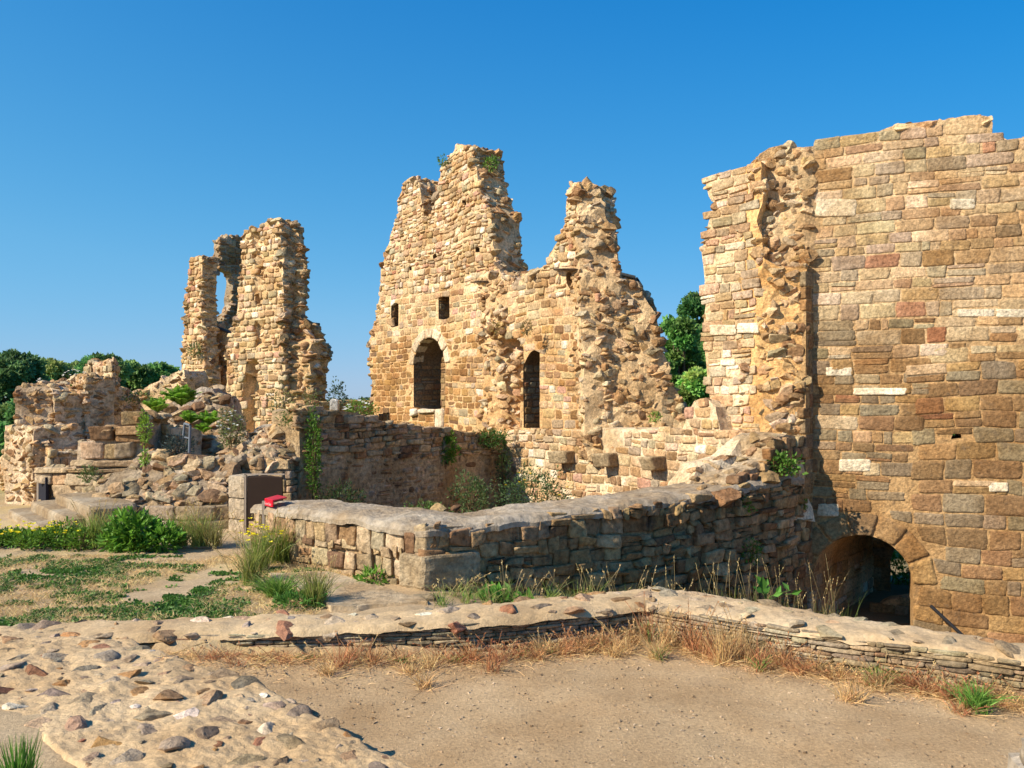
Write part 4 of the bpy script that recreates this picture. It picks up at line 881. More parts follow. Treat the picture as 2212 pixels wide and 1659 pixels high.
n1 = fbm(nz_*1.1, 30, 4)[:, None]; n2 = fbm(nz_*3.3, 31, 4)[:, None]; n3 = fbm(nz_*.55+3, 32, 3)[:, None]
trk = (np.exp(-((X*.45+Yv*.9-4.9+.25*n1[:, 0])/.12)**2)+.7*np.exp(-((X*.5+Yv*.85-5.6+.3*n1[:, 0])/.1)**2))[:, None]*.10
cy = grav*(1+.12*n2+.10*n1+trk)
cy = cy*(1-.45*ss(.35, 0, dy)[:, None]*ss(-.4, .5, n2)*(Yv > 5)[:, None])+straw*.45*ss(.35, 0, dy)[:, None]*ss(-.4, .5, n2)*(Yv > 5)[:, None]
ct = sand*(1+.13*n2+.1*n1); m = ss(.02, .3, n1+.5*n2)*.75; ct = ct*(1-m)+straw*m
ct = ct*(1-ss(13, 20, Yv)[:, None])+grn*1.3*ss(13, 20, Yv)[:, None]
ct = ct*(1-drop[:, None]*.7)+soil*drop[:, None]*.7
cg = np.where(iny[:, None], cy, ct)
cg = np.where(inside(pit, pt)[:, None], soil*1.2, cg)
nx, ny = len(gxs), len(gys); i, j = np.meshgrid(np.arange(nx-1), np.arange(ny-1), indexing='ij'); b = (i*ny+j).ravel()
acc = Acc(); acc.add(np.stack([X, Yv, zg], 1), cg, q=np.stack([b, b+ny, b+ny+1, b+1], 1), smooth=True)
o = acc.build('ground', M_ground); o['kind'] = 'structure'
def gz(x, y):
    i = np.clip(np.searchsorted(gxs, x), 1, nx-1); j = np.clip(np.searchsorted(gys, y), 1, ny-1); return zg.reshape(nx, ny)[i, j]
# pebbles on the yard and terrace
rgi = R(110); n = 15000
s = np.stack([rgi.uniform(-4, 4.6, n), 2.6+5*rgi.random(n)**1.0], 1); s = s[inside(yard, s)]
acc = Acc(); nn = len(s); sc_ = .0032+.009*rgi.random(nn)**3.5
put_rocks(acc, np.concatenate([s, gz(s[:, 0], s[:, 1])[:, None]], 1), np.tile([0, 0, 1.], (nn, 1)), (0, 0), rgi, rock_templates(1, 10, 40, 5), 'fore', flat=(.5, .8), sink=.0, sc=sc_, colors=np.array((.48, .36, .235))*rgi.uniform(.7, 1.25, (nn, 1)))
o = acc.build('gravel', M_stone); o['kind'] = 'stuff'; tag(o, 'fine pebbles strewn over the sandy yard', 'gravel')
# a single bigger pebble near the middle, slab path
sl_ = thing('stone_slab', 'flat pale threshold slab lying on the ground before the squared wall corner', 'slab', G(760, 1270, .1))
acc = Acc(); q_ = [G(x, y, .16)[:2] for x, y in [(722, 1312), (942, 1300), (905, 1268), (700, 1232), (572, 1238), (580, 1262)]]
pl = Path([q_[0], q_[1]])
xs = np.linspace(0, 1, 40); 
a_ = np.array(q_[4])*(1-xs[:, None])+np.array(q_[0])*xs[:, None]; b2 = np.array(q_[3])*(1-xs[:, None])+np.array(q_[1])*xs[:, None]
g2 = a_[:, None]*(1-xs)[None, :, None]+b2[:, None]*xs[None, :, None]; g2 = g2.reshape(-1, 2)
g3 = np.concatenate([g2, .165+.02*fbm(np.concatenate([g2*2.5, g2[:, :1]*0], 1), 3, 4)[:, None]], 1); ed = np.minimum.reduce([np.tile(xs, 40), 1-np.tile(xs, 40), np.repeat(xs, 40), 1-np.repeat(xs, 40)])
g3[:, :2] += .03*np.stack([vn(g3*6+k, 5) for k in (0, 7)], 1); g3[:, 2] -= .16*(ed < .001)
i, j = np.meshgrid(np.arange(39), np.arange(39), indexing='ij'); b = (i*40+j).ravel(); acc.add(g3, np.array((.46, .36, .235))*(1+.1*fbm(g3*4, 3)[:, None]), q=np.stack([b, b+40, b+41, b+1], 1), smooth=False)
acc.build('slab_top', M_cap, sl_)
acc = Acc(); p0 = np.array(G(725, 1320, .1)[:2]); p1 = np.array(G(942, 1306, .1)[:2])
for k in range(3):
    a0 = p0+(p1-p0)*(k/3+.01); a1 = p0+(p1-p0)*((k+1)/3-.01); bf(acc, [a0, a1, a1+[.02, .22], a0+[.02, .22]], -.05, .14+.01*k, (.38, .32, .22), rough=.04, seg=6)
acc.build('kerb_stones', M_old, sl_)
# information panel, red lectern box, cut-stone pier, rail, handrail
acc = Acc(); c0 = np.array(XY(492, 11.35)); c1 = np.array(XY(527, 11.2)); dv = np.array([.12, .3])
for z0, z1 in ((.0, .3), (.305, .58), (.585, .885)):
    bf(acc, [c0, c1, c1+dv, c0+dv], z0, z1, (.46, .38, .28), rough=.015, seg=6)
o = acc.build('stone_pier', M_old); recentre(o, (*c0, 0)); tag(o, 'narrow pier of three squared blocks at the left edge of the dark brown panel', 'pier')
ip = thing('panel_board', 'tall blank dark brown metal panel standing against the turret base', 'panel', (*XY(570, 11.0), 0))
a0 = np.array(XY(529, 11.0)); a1 = np.array(XY(612, 10.95)); zt = P(570, 1026, 11)[2]
acc = Acc(); bf(acc, [a0+[.02, -.005], a1, a1+[0, .03], a0+[.02, .03]], -.05, zt, (.030, .018, .013), rough=0, seg=2); acc.build('panel_face', M_panel, ip)
acc = Acc(); box(acc, ((a0[0]+.008), a0[1]+.012, zt/2), (.022, .05, zt+.02), 0, (.34, .26, .19)); box(acc, ((a0[0]+a1[0])/2, a0[1]+.012, zt+.008), (a1[0]-a0[0]+.01, .05, .012), 0, (.40, .31, .23)); acc.build('panel_frame', M_metal, ip)
rp = P(596, 1092, 9.95)
rb = thing('lectern_box', 'bright red lectern box on a grey post at the left end of the waist-high wall', 'lectern', (rp[0], rp[1]+.05, .6))
acc = Acc(); zR = P(596, 1080, 10)[2]
bf(acc, [P(571, 1, 9.62)[:2], P(589, 1, 9.45)[:2], P(592, 1, 9.47)[:2], P(574, 1, 9.64)[:2]], P(1, 1095, 9.5)[2], P(1, 1077.5, 9.55)[2], (.70, .0, .02), rough=0, seg=2); acc.build('red_box', M_red, rb)
acc = Acc(); bf(acc, [P(570.5, 1, 9.62)[:2], P(589, 1, 9.44)[:2], P(622, 1, 9.75)[:2], P(600, 1, 10.0)[:2]], P(1, 1081, 9.55)[2], P(1, 1078, 9.55)[2], (.60, .0, .03), rough=0, seg=2); acc.build('lid', M_red, rb)
acc = Acc(); box(acc, P(569.5, 1125, 9.62), (.03, .03, .45), 0, (.30, .24, .19)); acc.build('post', M_metal, rb)
cu_ = bpy.data.curves.new('lettering', 'FONT'); cu_.body = 'Grand Jeu'; cu_.size = .042; cu_.extrude = .001; cu_.align_x = 'CENTER'; cu_.align_y = 'CENTER'
tmp = bpy.data.objects.new('lettering_source', cu_); C.objects.link(tmp); bpy.context.view_layer.update()
to = bpy.data.objects.new('lettering', bpy.data.meshes.new_from_object(tmp.evaluated_get(bpy.context.evaluated_depsgraph_get()))); C.objects.link(to); bpy.data.objects.remove(tmp)
q0, q1 = P(570, 1088, 9.62), P(589, 1088, 9.45); dx = q1-q0; mid = (q0+q1)/2; yaw = math.atan2(dx[1], dx[0])
to.location = mid+np.array([math.sin(yaw), -math.cos(yaw), 0])*.006-np.array(rb.location); to.rotation_euler = (math.pi/2, 0, yaw); to.parent = rb
M_w = mat('pale_lettering', rough=.6, bump=0, var=.02)
mw = M_w.node_tree.nodes['Principled BSDF']; M_w.node_tree.links.remove(mw.inputs['Base Color'].links[0]); mw.inputs['Base Color'].default_value = (.7, .45, .45, 1); to.data.materials.clear(); to.data.materials.append(M_w)
rl = thing('frame_rail', 'thin bent grey metal rail frame standing on the turret base rubble', 'rail', P(408, 1000, 12.6))
acc = Acc(); a = P(408, 1000, 12.6); b = P(411, 919, 12.6); c = P(399, 915, 12.9); d = P(396, 944, 12.9); e = P(409, 947, 12.6)
tube(acc, [a, b], .02, (.12, .14, .17)); tube(acc, [b, c], .02, (.12, .14, .17)); tube(acc, [c, d], .02, (.12, .14, .17)); tube(acc, [d, e], .014, (.12, .14, .17)); acc.build('bent_tube', M_metal, rl)
acc = Acc(); pp_ = P(396, 944, 12.9); box(acc, pp_+np.array([0, 0, -.02]), (.12, .02, .02), .3, (.12, .14, .17)); acc.build('bracket', M_metal, rl)
n_ = np.array([A.n[0][0], A.n[0][1]])
def onA(px, py, d):
    u, z = A.uz(px, py); return A.map(np.array([u]), np.array([z]), np.array([d]))[0]
hr = thing('handrail', 'slanting black iron handrail fixed to the great wall right of the gate arch', 'handrail', onA(2010, 1305, .1))
acc = Acc(); tube(acc, [onA(2009, 1304, .12), onA(2095, 1384, .12)], .022, (.02, .02, .022), 8); acc.build('bar', M_metal, hr)
for px, py in ((2036, 1331), (2085, 1376)):
    acc = Acc(); tube(acc, [onA(px, py+5, .0), onA(px, py+4, .10), onA(px, py, .12)], .012, (.10, .04, .02), 6); acc.build('bracket', M_metal, hr)
lf = thing('doorway_panel', 'small dark slate-blue board standing in the pale wall left of the steps', 'panel', (*XY(90, 13.3), 0))
acc = Acc(); a0 = np.array(XY(83, 13.4)); a1 = np.array(XY(99, 13.1)); bf(acc, [a0, a1, a1+[.03, .05], a0+[.03, .05]], -.05, P(90, 1026, 13.3)[2], (.022, .022, .03), rough=0, seg=2); acc.build('board', M_panel, lf)
acc = Acc(); bf(acc, [a0+[-.03, -.0], a0, a0+[.03, .05], a0+[0, .05]], -.05, P(90, 1024, 13.3)[2], (.4, .32, .24), rough=0, seg=2); acc.build('board_edge', M_metal, lf)
# stone of the near wall in the lower right corner
nw = thing('near_pillar', 'blurry pale stone stub at the bottom right corner, very close', 'pillar', (1.62, 2.35, 0))
acc = Acc(); bf(acc, [(1.62, 2.55), (2.0, 2.5), (2.1, 2.9), (1.7, 2.95)], -.05, .70, (.5, .42, .32), rough=.05, seg=8); acc.build('shaft', M_cap, nw)
acc = Acc(); put_rocks(acc, np.array([[1.68, 2.60, .86], [1.75, 2.6, .74]]), np.array([[0, 0, 1.]]*2), (.1, .2), R(9), R_fine, 'light_dark', sc=np.array([.18, .27]), flat=(.45, .5), smooth=True, tilt=.05, colors=np.array([(.44, .36, .26), (.38, .31, .22)])); acc.build('top_stone', M_cap, nw)
rgi = R(111)
acc = Acc(); put_rocks(acc, np.array([G(836, 1452, .0)+[0, 0, .012]]), np.array([[0, 0, 1.]]), (.03, .03), rgi, R_fine, 'fore', sc=np.array([.022])); o = acc.build('loose_stone', M_stone); recentre(o, G(836, 1452, 0)); tag(o, 'single small stone lying alone in the middle of the gravel yard', 'stone')
# ======================================================= plants
GM = 1.3
def leaves(acc, pos, d, size, col, rng, asp=.42, fold=.25, up=None):
    """lens-shaped leaves (2 tris each side of a folded midrib); d = unit direction"""
    n = len(pos); d = d/np.maximum(np.linalg.norm(d, axis=1)[:, None], 1e-9)
    r = rng.normal(size=(n, 3)) if up is None else up+.35*rng.normal(size=(n, 3)); s = np.cross(d, r); s /= np.maximum(np.linalg.norm(s, axis=1)[:, None], 1e-9); nm = np.cross(s, d)
    sz = np.broadcast_to(size, (n,))[:, None]
    a = pos; m = pos+d*sz*.5-nm*sz*fold*.3; t = pos+d*sz-nm*sz*.12
    l = pos+d*sz*.45+s*sz*asp*.5+nm*sz*fold*.15; r_ = pos+d*sz*.45-s*sz*asp*.5+nm*sz*fold*.15
    v = np.stack([a, l, t, r_], 1).reshape(-1, 3); k = np.arange(n)[:, None]*4
    tt = np.concatenate([k+[0, 1, 2], k+[0, 2, 3]], 0); acc.add(v, np.repeat(col, 4, 0), t=tt, smooth=False)
def blades(acc, base, tip, w, col, rng, seg=4, sag=.25):
    n = len(base); f = np.linspace(0, 1, seg+1); d = tip-base; s = np.cross(d, rng.normal(size=(n, 3))); s /= np.maximum(np.linalg.norm(s, axis=1)[:, None], 1e-9)
    L_ = np.linalg.norm(d, axis=1)[:, None, None]
    c = base[:, None]+d[:, None]*f[None, :, None]; c = c+np.array([0, 0, 1.])*(L_*sag*(f*(1-f))[None, :, None]*1.6)
    ww = np.broadcast_to(w, (n,))[:, None, None]*(1-f**1.6*.9)[None, :, None]/2
    v = np.stack([c-s[:, None]*ww, c+s[:, None]*ww], 2).reshape(n, -1, 3); m = 2*(seg+1)
    k = np.arange(seg)*2; Q = np.stack([k, k+1, k+3, k+2], 1)
    acc.add(v.reshape(-1, 3), np.repeat(col, m, 0), q=(Q[None]+(np.arange(n)*m)[:, None, None]).reshape(-1, 4))
def jcol(c, n, rng, v=.3): return np.array(c)*GM*(1+rng.uniform(-v, v, (n, 1)))*(1+rng.uniform(-.08, .08, (n, 3)))
GRN = (.085, .17, .022); YGRN = (.20, .30, .03); DGRN = (.045, .095, .018); OLV = (.13, .16, .05); STRW = (.50, .36, .14); RST = (.33, .14, .06)
def one(acc, name, m, loc, label, cat, group=None):
    o = acc.build(name, m); recentre(o, loc); return tag(o, label, cat, group)
def tuft(c, h, spread, n, col, rng, w=.006, acc=None, lean=(0, 0), sag=.3):
    acc = acc or Acc(); c = np.array(c, float)
    b = c+np.concatenate([rng.normal(0, spread*.3, (n, 2)), np.zeros((n, 1))], 1); hh = h*rng.uniform(.45, 1.05, n)
    o_ = rng.normal(0, spread, (n, 2))*.8+np.array(lean)*hh[:, None]
    blades(acc, b, b+np.concatenate([o_, hh[:, None]], 1), w, jcol(col, n, rng), rng, sag=sag); return acc
def seedheads(acc, c, h, spread, n, col, rng, s=.012, hn=7, lean=(0, 0)):
    c = np.array(c, float)
    for k in range(n):
        b = c+np.array([*rng.normal(0, spread*.4, 2), 0]); t = b+np.array([*(rng.normal(0, spread, 2)+np.array(lean)*h), h*rng.uniform(.7, 1.1)])
        f = np.linspace(0, 1, 6)[:, None]; p = b*(1-f)+t*f; p[:, 2] += .12*h*(f*(1-f))[:, 0]*3
        tube(acc, p, .0022, col, 3)
        q = p[-1]-(p[-1]-p[-2])*rng.uniform(0, 1, (hn, 1)); leaves(acc, q, (p[-1]-p[-2])[None]+rng.normal(0, .02, (hn, 3)), s*2, jcol(col, hn, rng)*1.2, rng, asp=.35)
def bush(c, r, n, size, col, rng, acc=None, top=.4, asp=.45, stems=8, hol=.35):
    acc = acc or Acc(); c = np.array(c, float); r = np.array(r, float)
    d = rng.normal(size=(n, 3)); d /= np.linalg.norm(d, axis=1)[:, None]; rad = rng.uniform(hol, 1, n)**.6
    wob = 1+.8*fbm(d*2.4+c, int(abs(c[0]*100)) % 97, 2)
    p = c+d*r*(rad*wob)[:, None]; k = p[:, 2] > c[2]-r[2]*.98; p = p[k]; d = d[k]
    dd = d+np.array([0, 0, top])+.6*rng.normal(size=d.shape)
    leaves(acc, p, dd, size*rng.uniform(.6, 1.3, len(p)), jcol(col, len(p), rng), rng, asp=asp)
    base = c-np.array([0, 0, r[2]])
    for s in range(stems):
        t = c+rng.normal(0, .4, 3)*r; tube(acc, [base+rng.normal(0, .1, 3)*r*[1, 1, 0], (base+t)/2+rng.normal(0, .1, 3)*r, t], [.012*r[2]/.3, .008*r[2]/.3, .003], (.16, .11, .05), 4)
    return acc
def fern(c, R_, n, col, rng, up=.8):
    acc = Acc(); c = np.array(c, float)
    for k in range(n):
        a = rng.uniform(0, 6.28); el = rng.uniform(.65, 1.45); l = R_*rng.uniform(.7, 1.1)
        f = np.linspace(0, 1, 9); h_ = np.array([math.cos(a), math.sin(a), 0])
        p = c+h_*(l*math.cos(el)*f)[:, None]+np.array([0, 0, 1])*(l*(math.sin(el)*f-.28*f**2.4))[:, None]
        tube(acc, p, .0035, np.array(col)*.8, 3)
        ff = np.linspace(.12, 1, 15); q = np.stack([np.interp(ff, f, p[:, i]) for i in range(3)], 1); t = np.gradient(q, axis=0); t /= np.linalg.norm(t, axis=1)[:, None]
        s = np.cross(t, [0, 0, 1.]); s /= np.linalg.norm(s, axis=1)[:, None]; ln = l*.30*np.sin(np.clip(ff*2.8, 0, math.pi*.9)+.25)
        for sg in (1, -1): leaves(acc, q, s*sg+t*.5, np.maximum(ln, .01), jcol(col, len(q), rng), rng, asp=.34, up=np.array([0, 0, 1.]))
    return acc
def flowers(acc, pos, col, rng, s=.012, k=5):
    for p in pos:
        a = np.arange(k)*6.283/k+rng.uniform(0, 6); d = np.stack([np.cos(a), np.sin(a)*.8, np.full(k, .35)], 1)+rng.normal(0, .15, (k, 3))
        leaves(acc, np.tile(p, (k, 1)), d, s, jcol(col, k, rng, .1), rng, asp=.7)

M_tree = mat('tree_leaf', rough=.6, bump=0, var=.35, vscale=1.2, spec=.3, trans=.3)
# --- trees: trunk, limbs, crown of many leaf clumps
def tree(name, label, c, h, r, col, seed, group, cat='tree', leaf=.35, dens=1.0, cy=.0):
    rng = R(seed); c = np.array(c, float); t = thing(name, label, cat, c, group); acc = Acc()
    hc = c+[0, 0, h*.58]; f = np.linspace(0, 1, 6)[:, None]; wob = np.concatenate([rng.normal(0, .012*h, (6, 2)), np.zeros((6, 1))], 1); tr = c*(1-f)+(c+[0, 0, h*.72])*f+wob*f
    tube(acc, tr, np.linspace(.035, .012, 6)*h, (.12, .085, .055), 8); lob = []
    nl = 40
    for k in range(nl):
        a = k*2.399+rng.uniform(-.4, .4); zz = rng.uniform(-.75, .98); rr = math.sqrt(max(0, 1-zz*zz))*rng.uniform(.4, 1.08)
        e = hc+np.array([math.cos(a)*rr*r, math.sin(a)*rr*r, zz*h*.42]); lob.append((e, rng.uniform(.14, .36)*r))
        s = tr[2]+(tr[5]-tr[2])*rng.uniform(0, 1); tube(acc, [s, (s+e)/2+[0, 0, -.03*h], e], [.010*h, .006*h, .002*h], (.12, .085, .055), 5)
    acc.build('trunk', M_bark, t); acc = Acc()
    for e, lr in lob:
        n = int(150*dens); d = rng.normal(size=(n, 3)); d /= np.linalg.norm(d, axis=1)[:, None]; w = 1+.5*fbm(d*2.3+e, seed, 2)
        p = e+d*(lr*w*rng.uniform(.45, 1.1, n)**.7)[:, None]*[1, 1, .8]
        cl = (np.array(col)*(2.9 if c[0] < 0 else 1.9)+.012)*rng.uniform(.65, 1.5)*np.array([rng.uniform(.85, 1.35), 1, 1]); leaves(acc, p, d+.9*rng.normal(size=(n, 3)), leaf*rng.uniform(.6, 1.3, n), jcol(cl, n, rng, .35), rng, asp=.7, fold=.4)
    acc.build('crown', M_tree, t); return t
TG = 'trees standing beyond the ruins'
for k, (px, ptop, Y, w, col, lab) in enumerate([
    (20, 772, 44, 130, (.032, .062, .018), 'dark oak-like tree at the far left edge, nearest of the wood'),
    (-60, 790, 40, 120, (.03, .06, .018), 'dark tree cut by the left picture edge'),
    (45, 870, 34, 90, (.034, .068, .018), 'lower dark bushy tree at the left edge beside the pale wall'),
    (110, 788, 62, 95, (.075, .11, .03), 'olive green tree behind the crumbling pale walls'),
    (160, 790, 66, 90, (.065, .10, .028), 'mid green round tree left of the small peaked block'),
    (222, 770, 58, 80, (.035, .07, .02), 'darker tree rising directly behind the small peaked block'),
    (285, 792, 64, 85, (.045, .09, .022), 'tree just right of the small peaked block'),
    (345, 792, 66, 90, (.05, .10, .025), 'tree next left of the tall tower ruin'),
    (1468, 690, 38, 95, (.05, .11, .018), 'leafy green tree between the gable and the great wall'),
    (1525, 632, 44, 120, (.038, .085, .018), 'tallest dark green tree touching the great wall'),
    (1500, 795, 30, 85, (.085, .15, .028), 'lighter green tree low between the gable and the great wall'),
    (1560, 720, 40, 100, (.04, .09, .02), 'tree mostly hidden by the great wall')]):
    m_ = F/Y; zt_ = H-(ptop-HY)/m_; zb_ = -2.2; h_ = (zt_-zb_); tree('broadleaf_tree', lab, P(px, 900, Y)*[1, 1, 0]+[0, 0, zb_], h_/1.02, w/m_/1.5, col, 200+k, TG, leaf=.0055*Y, dens=4.5 if k in (0, 1, 2, 8, 9, 10) else 3.2)
hd = thing('distant_hedge', 'thin dark line of distant trees on the horizon left of the gable', 'hedge', (-60, 300, -3)); acc = Acc(); rng = R(230); n = 9000
p = np.stack([rng.uniform(-110, 60, n), rng.uniform(285, 320, n), 0*rng.random(n)], 1); hh = 4.6+1.1*vn(np.stack([p[:, 0]*.12, p[:, 0]*0, p[:, 0]*0], 1), 5); p[:, 2] = -3+hh*rng.random(n)**.6
leaves(acc, p, rng.normal(size=(n, 3)), 1.3, jcol((.04, .07, .035), n, rng), rng, asp=.8); acc.build('foliage', M_leaf, hd)
# tree seen through the gate
tree('broadleaf_tree', 'dark tree glimpsed through the gate arch', (9.6, 21, -2.5), 5.5, 2.6, (.05, .12, .02), 240, TG, leaf=.2, dens=.6)

# --- ferns and bushes on the ruins
FG = 'ferns growing on the turret rubble'
for k, (px, py, Y, r_, n, lab) in enumerate([(392, 878, 13.9, .34, 34, 'largest bright green fern, highest on the turret rubble'), (338, 893, 13.6, .26, 28, 'spreading fern at the left on the turret rubble'), (412, 915, 13.0, .2, 22, 'small fern above the thin metal rail'), (452, 918, 13.0, .22, 24, 'fern beside the white daisies'), (440, 935, 12.9, .16, 18, 'low yellow-green fern tuft under the other ferns')]):
    one(fern(P(px, py, Y), r_*1.4, int(n*1.5), (.21, .36, .04), R(250+k)), 'fern', M_leaf, P(px, py, Y), lab, 'fern', FG)
def B(px, py, Y, r, n, s, col, lab, seed, name='bush', cat='plant', asp=.45, group=None, flw=None):
    c = P(px, py, Y); a = bush(c, r, n, s, col, R(seed), asp=asp)
    if flw:
        rr = R(seed+500); d = rr.normal(size=(flw[0], 3)); d /= np.linalg.norm(d, axis=1)[:, None]; d[:, 2] = np.abs(d[:, 2]); d[:, 1] = -np.abs(d[:, 1]); flowers(a, c+d*np.array(r)*1.05, flw[1], rr, flw[2])
    return one(a, name, M_leaf, c, lab, cat, group)
B(384, 968, 12.9, (.22, .2, .2), 700, .05, (.06, .085, .075), 'dusky blue-green bush at the foot of the thin metal rail', 261)
B(500, 930, 12.7, (.20, .2, .30), 800, .045, (.13, .15, .05), 'straggly olive shrub with white daisies on the turret top', 262, flw=(16, (.8, .8, .75), .022))
B(610, 880, 13.2, (.26, .2, .28), 380, .045, (.22, .20, .07), 'thin dry shrub in front of the tall tower foot', 263)
B(650, 905, 12.5, (.30, .25, .16), 900, .04, (.07, .14, .025), 'green bush spilling over the top of the shaded wall, left end', 264)
B(672, 870, 12.6, (.12, .1, .2), 260, .035, (.15, .16, .05), 'wispy grey-green weed standing on the shaded wall', 265)
B(679, 985, 12.3, (.09, .12, .62), 1300, .045, (.09, .18, .02), 'long curtain of greenery hanging in the corner left of the shaded wall', 266)
B(966, 968, 14.7, (.17, .14, .28), 700, .06, (.11, .22, .025), 'bright green plant hanging halfway along the shaded wall', 267, asp=.5)
B(1060, 948, 15.4, (.36, .2, .16), 900, .05, (.055, .12, .02), 'dark green bush hanging over the right end of the shaded wall', 268)
B(1088, 1010, 15.4, (.12, .14, .45), 500, .045, (.06, .10, .025), 'dark creeper trailing down the corner beside the sunlit wall', 269)
B(1020, 1072, 13.6, (.32, .25, .36), 1500, .045, (.09, .14, .045), 'upright grey-green bush in the pit before the shaded wall', 270)
B(1150, 1072, 13.2, (.56, .3, .42), 2600, .045, (.065, .11, .035), 'largest grey-green bush in the pit before the sunlit wall', 271, flw=(10, (.75, .5, .02), .025))
B(740, 1085, 12.2, (.35, .25, .28), 1100, .04, (.04, .075, .02), 'dark low bush in the shaded pit corner', 272)
B(922, 1105, 12.6, (.3, .2, .14), 500, .05, (.08, .14, .03), 'low weeds in the pit along the foot of the shaded wall', 273)
B(763, 965, 13.4, (.06, .06, .15), 120, .05, (.25, .32, .04), 'small yellow-green plant on the shaded wall', 274)
B(729, 858, 17.2, (.18, .2, .32), 420, .06, (.06, .10, .06), 'dark bluish shrub right of the tall tower', 275)
B(775, 885, 18.3, (.30, .2, .2), 500, .07, (.14, .22, .04), 'low flowering clump at the left foot of the gable', 276, flw=(12, (.85, .85, .8), .05))
B(1690, 1003, 10.8, (.22, .12, .13), 380, .05, (.09, .18, .025), 'leafy creeper at the top of the waist-high wall beside the great wall', 277, asp=.75)
B(1608, 1095, 10.15, (.10, .08, .12), 200, .04, (.09, .19, .02), 'small green plant growing from the waist-high wall joints', 278)
B(1622, 1190, 10.15, (.12, .1, .14), 260, .04, (.08, .17, .02), 'green creeper low on the shaded arm of the waist-high wall', 279)
B(1737, 1090, 11.2, (.03, .03, .07), 60, .035, (.09, .19, .02), 'tiny plant on the dark side strip by the great wall', 280)
B(1062, 352, 16.9, (.15, .1, .13), 130, .07, (.12, .22, .03), 'green tuft growing near the top of the highest gable peak', 281)
B(957, 350, 17.6, (.08, .08, .1), 60, .07, (.08, .16, .03), 'small green tuft on the left shoulder of the highest gable peak', 282)
B(1138, 708, 14.9, (.10, .06, .13), 160, .05, (.20, .15, .06), 'dry brown plant growing out of the gable face', 283)
B(1070, 710, 15.5, (.12, .06, .11), 120, .05, (.24, .17, .05), 'ochre dry plant on the broken strip of the gable', 284)
B(1415, 900, 13.6, (.10, .08, .09), 120, .045, (.16, .24, .04), 'little green tuft on the ledge right of the gable', 285)
B(420, 755, 26.4, (.2, .1, .2), 160, .09, (.16, .18, .06), 'small tuft on the left pillar of the tall tower', 286)
B(312, 925, 12.6, (.09, .08, .26), 330, .05, (.17, .28, .03), 'bright green plant growing up the stepped wall joint', 287)
B(313, 990, 12.2, (.05, .06, .12), 120, .045, (.17, .28, .03), 'small bright plant low in the stepped wall joint', 288)
B(153, 848, 15.8, (.12, .08, .12), 160, .05, (.08, .15, .02), 'green tuft under the top of the crumbling pale wall', 289)
B(300, 860, 16.4, (.3, .15, .12), 220, .05, (.12, .17, .04), 'thin green weeds on the slope right of the crumbling pale wall', 290)
B(1952, 1235, 14.45, (.8, .2, .62), 2800, .08, (.12, .24, .03), 'dark green bush seen through the gate arch', 2900)

B(190, 1025, 12.3, (.16, .1, .12), 300, .04, (.09, .13, .03), 'low green weeds on the fallen blocks above the steps', 291)
B(90, 850, 16.0, (.12, .1, .28), 130, .03, (.10, .15, .04), 'white-flowered weed on the left edge of the crumbling wall', 292, flw=(22, (.8, .8, .7), .02))
B(163, 812, 17.2, (.24, .1, .12), 80, .03, (.10, .15, .04), 'white-flowered weed left of the small peaked block', 293, flw=(22, (.8, .8, .7), .022))

# --- strip of weeds in front of the turret base
YF = 'weeds in front of the turret base'
c = G(60, 1188, .13); a = Acc()
rr = R(2)
for px in range(-30, 190, 11): bush(G(px, 1176+rr.uniform(-8, 6), .16)+[0, 0, .07], (.15, .2, rr.uniform(.05, .11) if px < 120 else rr.uniform(.1, .19)), 240, .05, (.10, .19, .02), R(300+px), acc=a)
rr = R(3); flowers(a, np.array([G(x, y, .16)+[0, 0, rr.uniform(.14, .26)] for x, y in zip(rr.uniform(-20, 175, 45), rr.uniform(1165, 1185, 45))]), (.75, .62, .02), rr, .032)
one(a, 'flower_patch', M_leaf, c, 'low green patch covered in small yellow flowers at the left edge', 'flowers', YF)
for k, (px, h_, w_, n, col, lab) in enumerate([(205, .42, .16, 260, (.20, .26, .05), 'tall yellow-green grass clump right of the yellow flowers'), (240, .36, .14, 240, (.18, .25, .05), 'grass clump next to the big green-leaved weed'), (390, .40, .15, 220, (.22, .27, .06), 'thin grass clump before the cut stone courses'), (432, .42, .15, 220, (.24, .27, .07), 'pale grass clump before the cut stone courses, further right'), (462, .3, .13, 140, (.28, .26, .09), 'sparse dry grass left of the dark brown panel')]):
    c = G(px, 1180, .14); a = tuft(c, h_, w_, n, col, R(320+k), w=.008); seedheads(a, c, h_*1.25, .14, 14, STRW, R(330+k)); one(a, 'grass_clump', M_leaf, c, lab, 'grass', YF)
for k, (px, py, r_, n, lab) in enumerate([(290, 1150, (.30, .22, .26), 900, 'large bright green leafy weed before the turret base'), (345, 1165, (.22, .2, .16), 450, 'green leafy weed right of the largest one'), (265, 1168, (.2, .15, .14), 350, 'green leafy weed left of the largest one')]):
    B(px, py, 9.9, np.array(r_)*[1.05, 1, .9], n, .10, (.11, .23, .025), lab, 344+k, name='leafy_weed', asp=.4, group=YF)

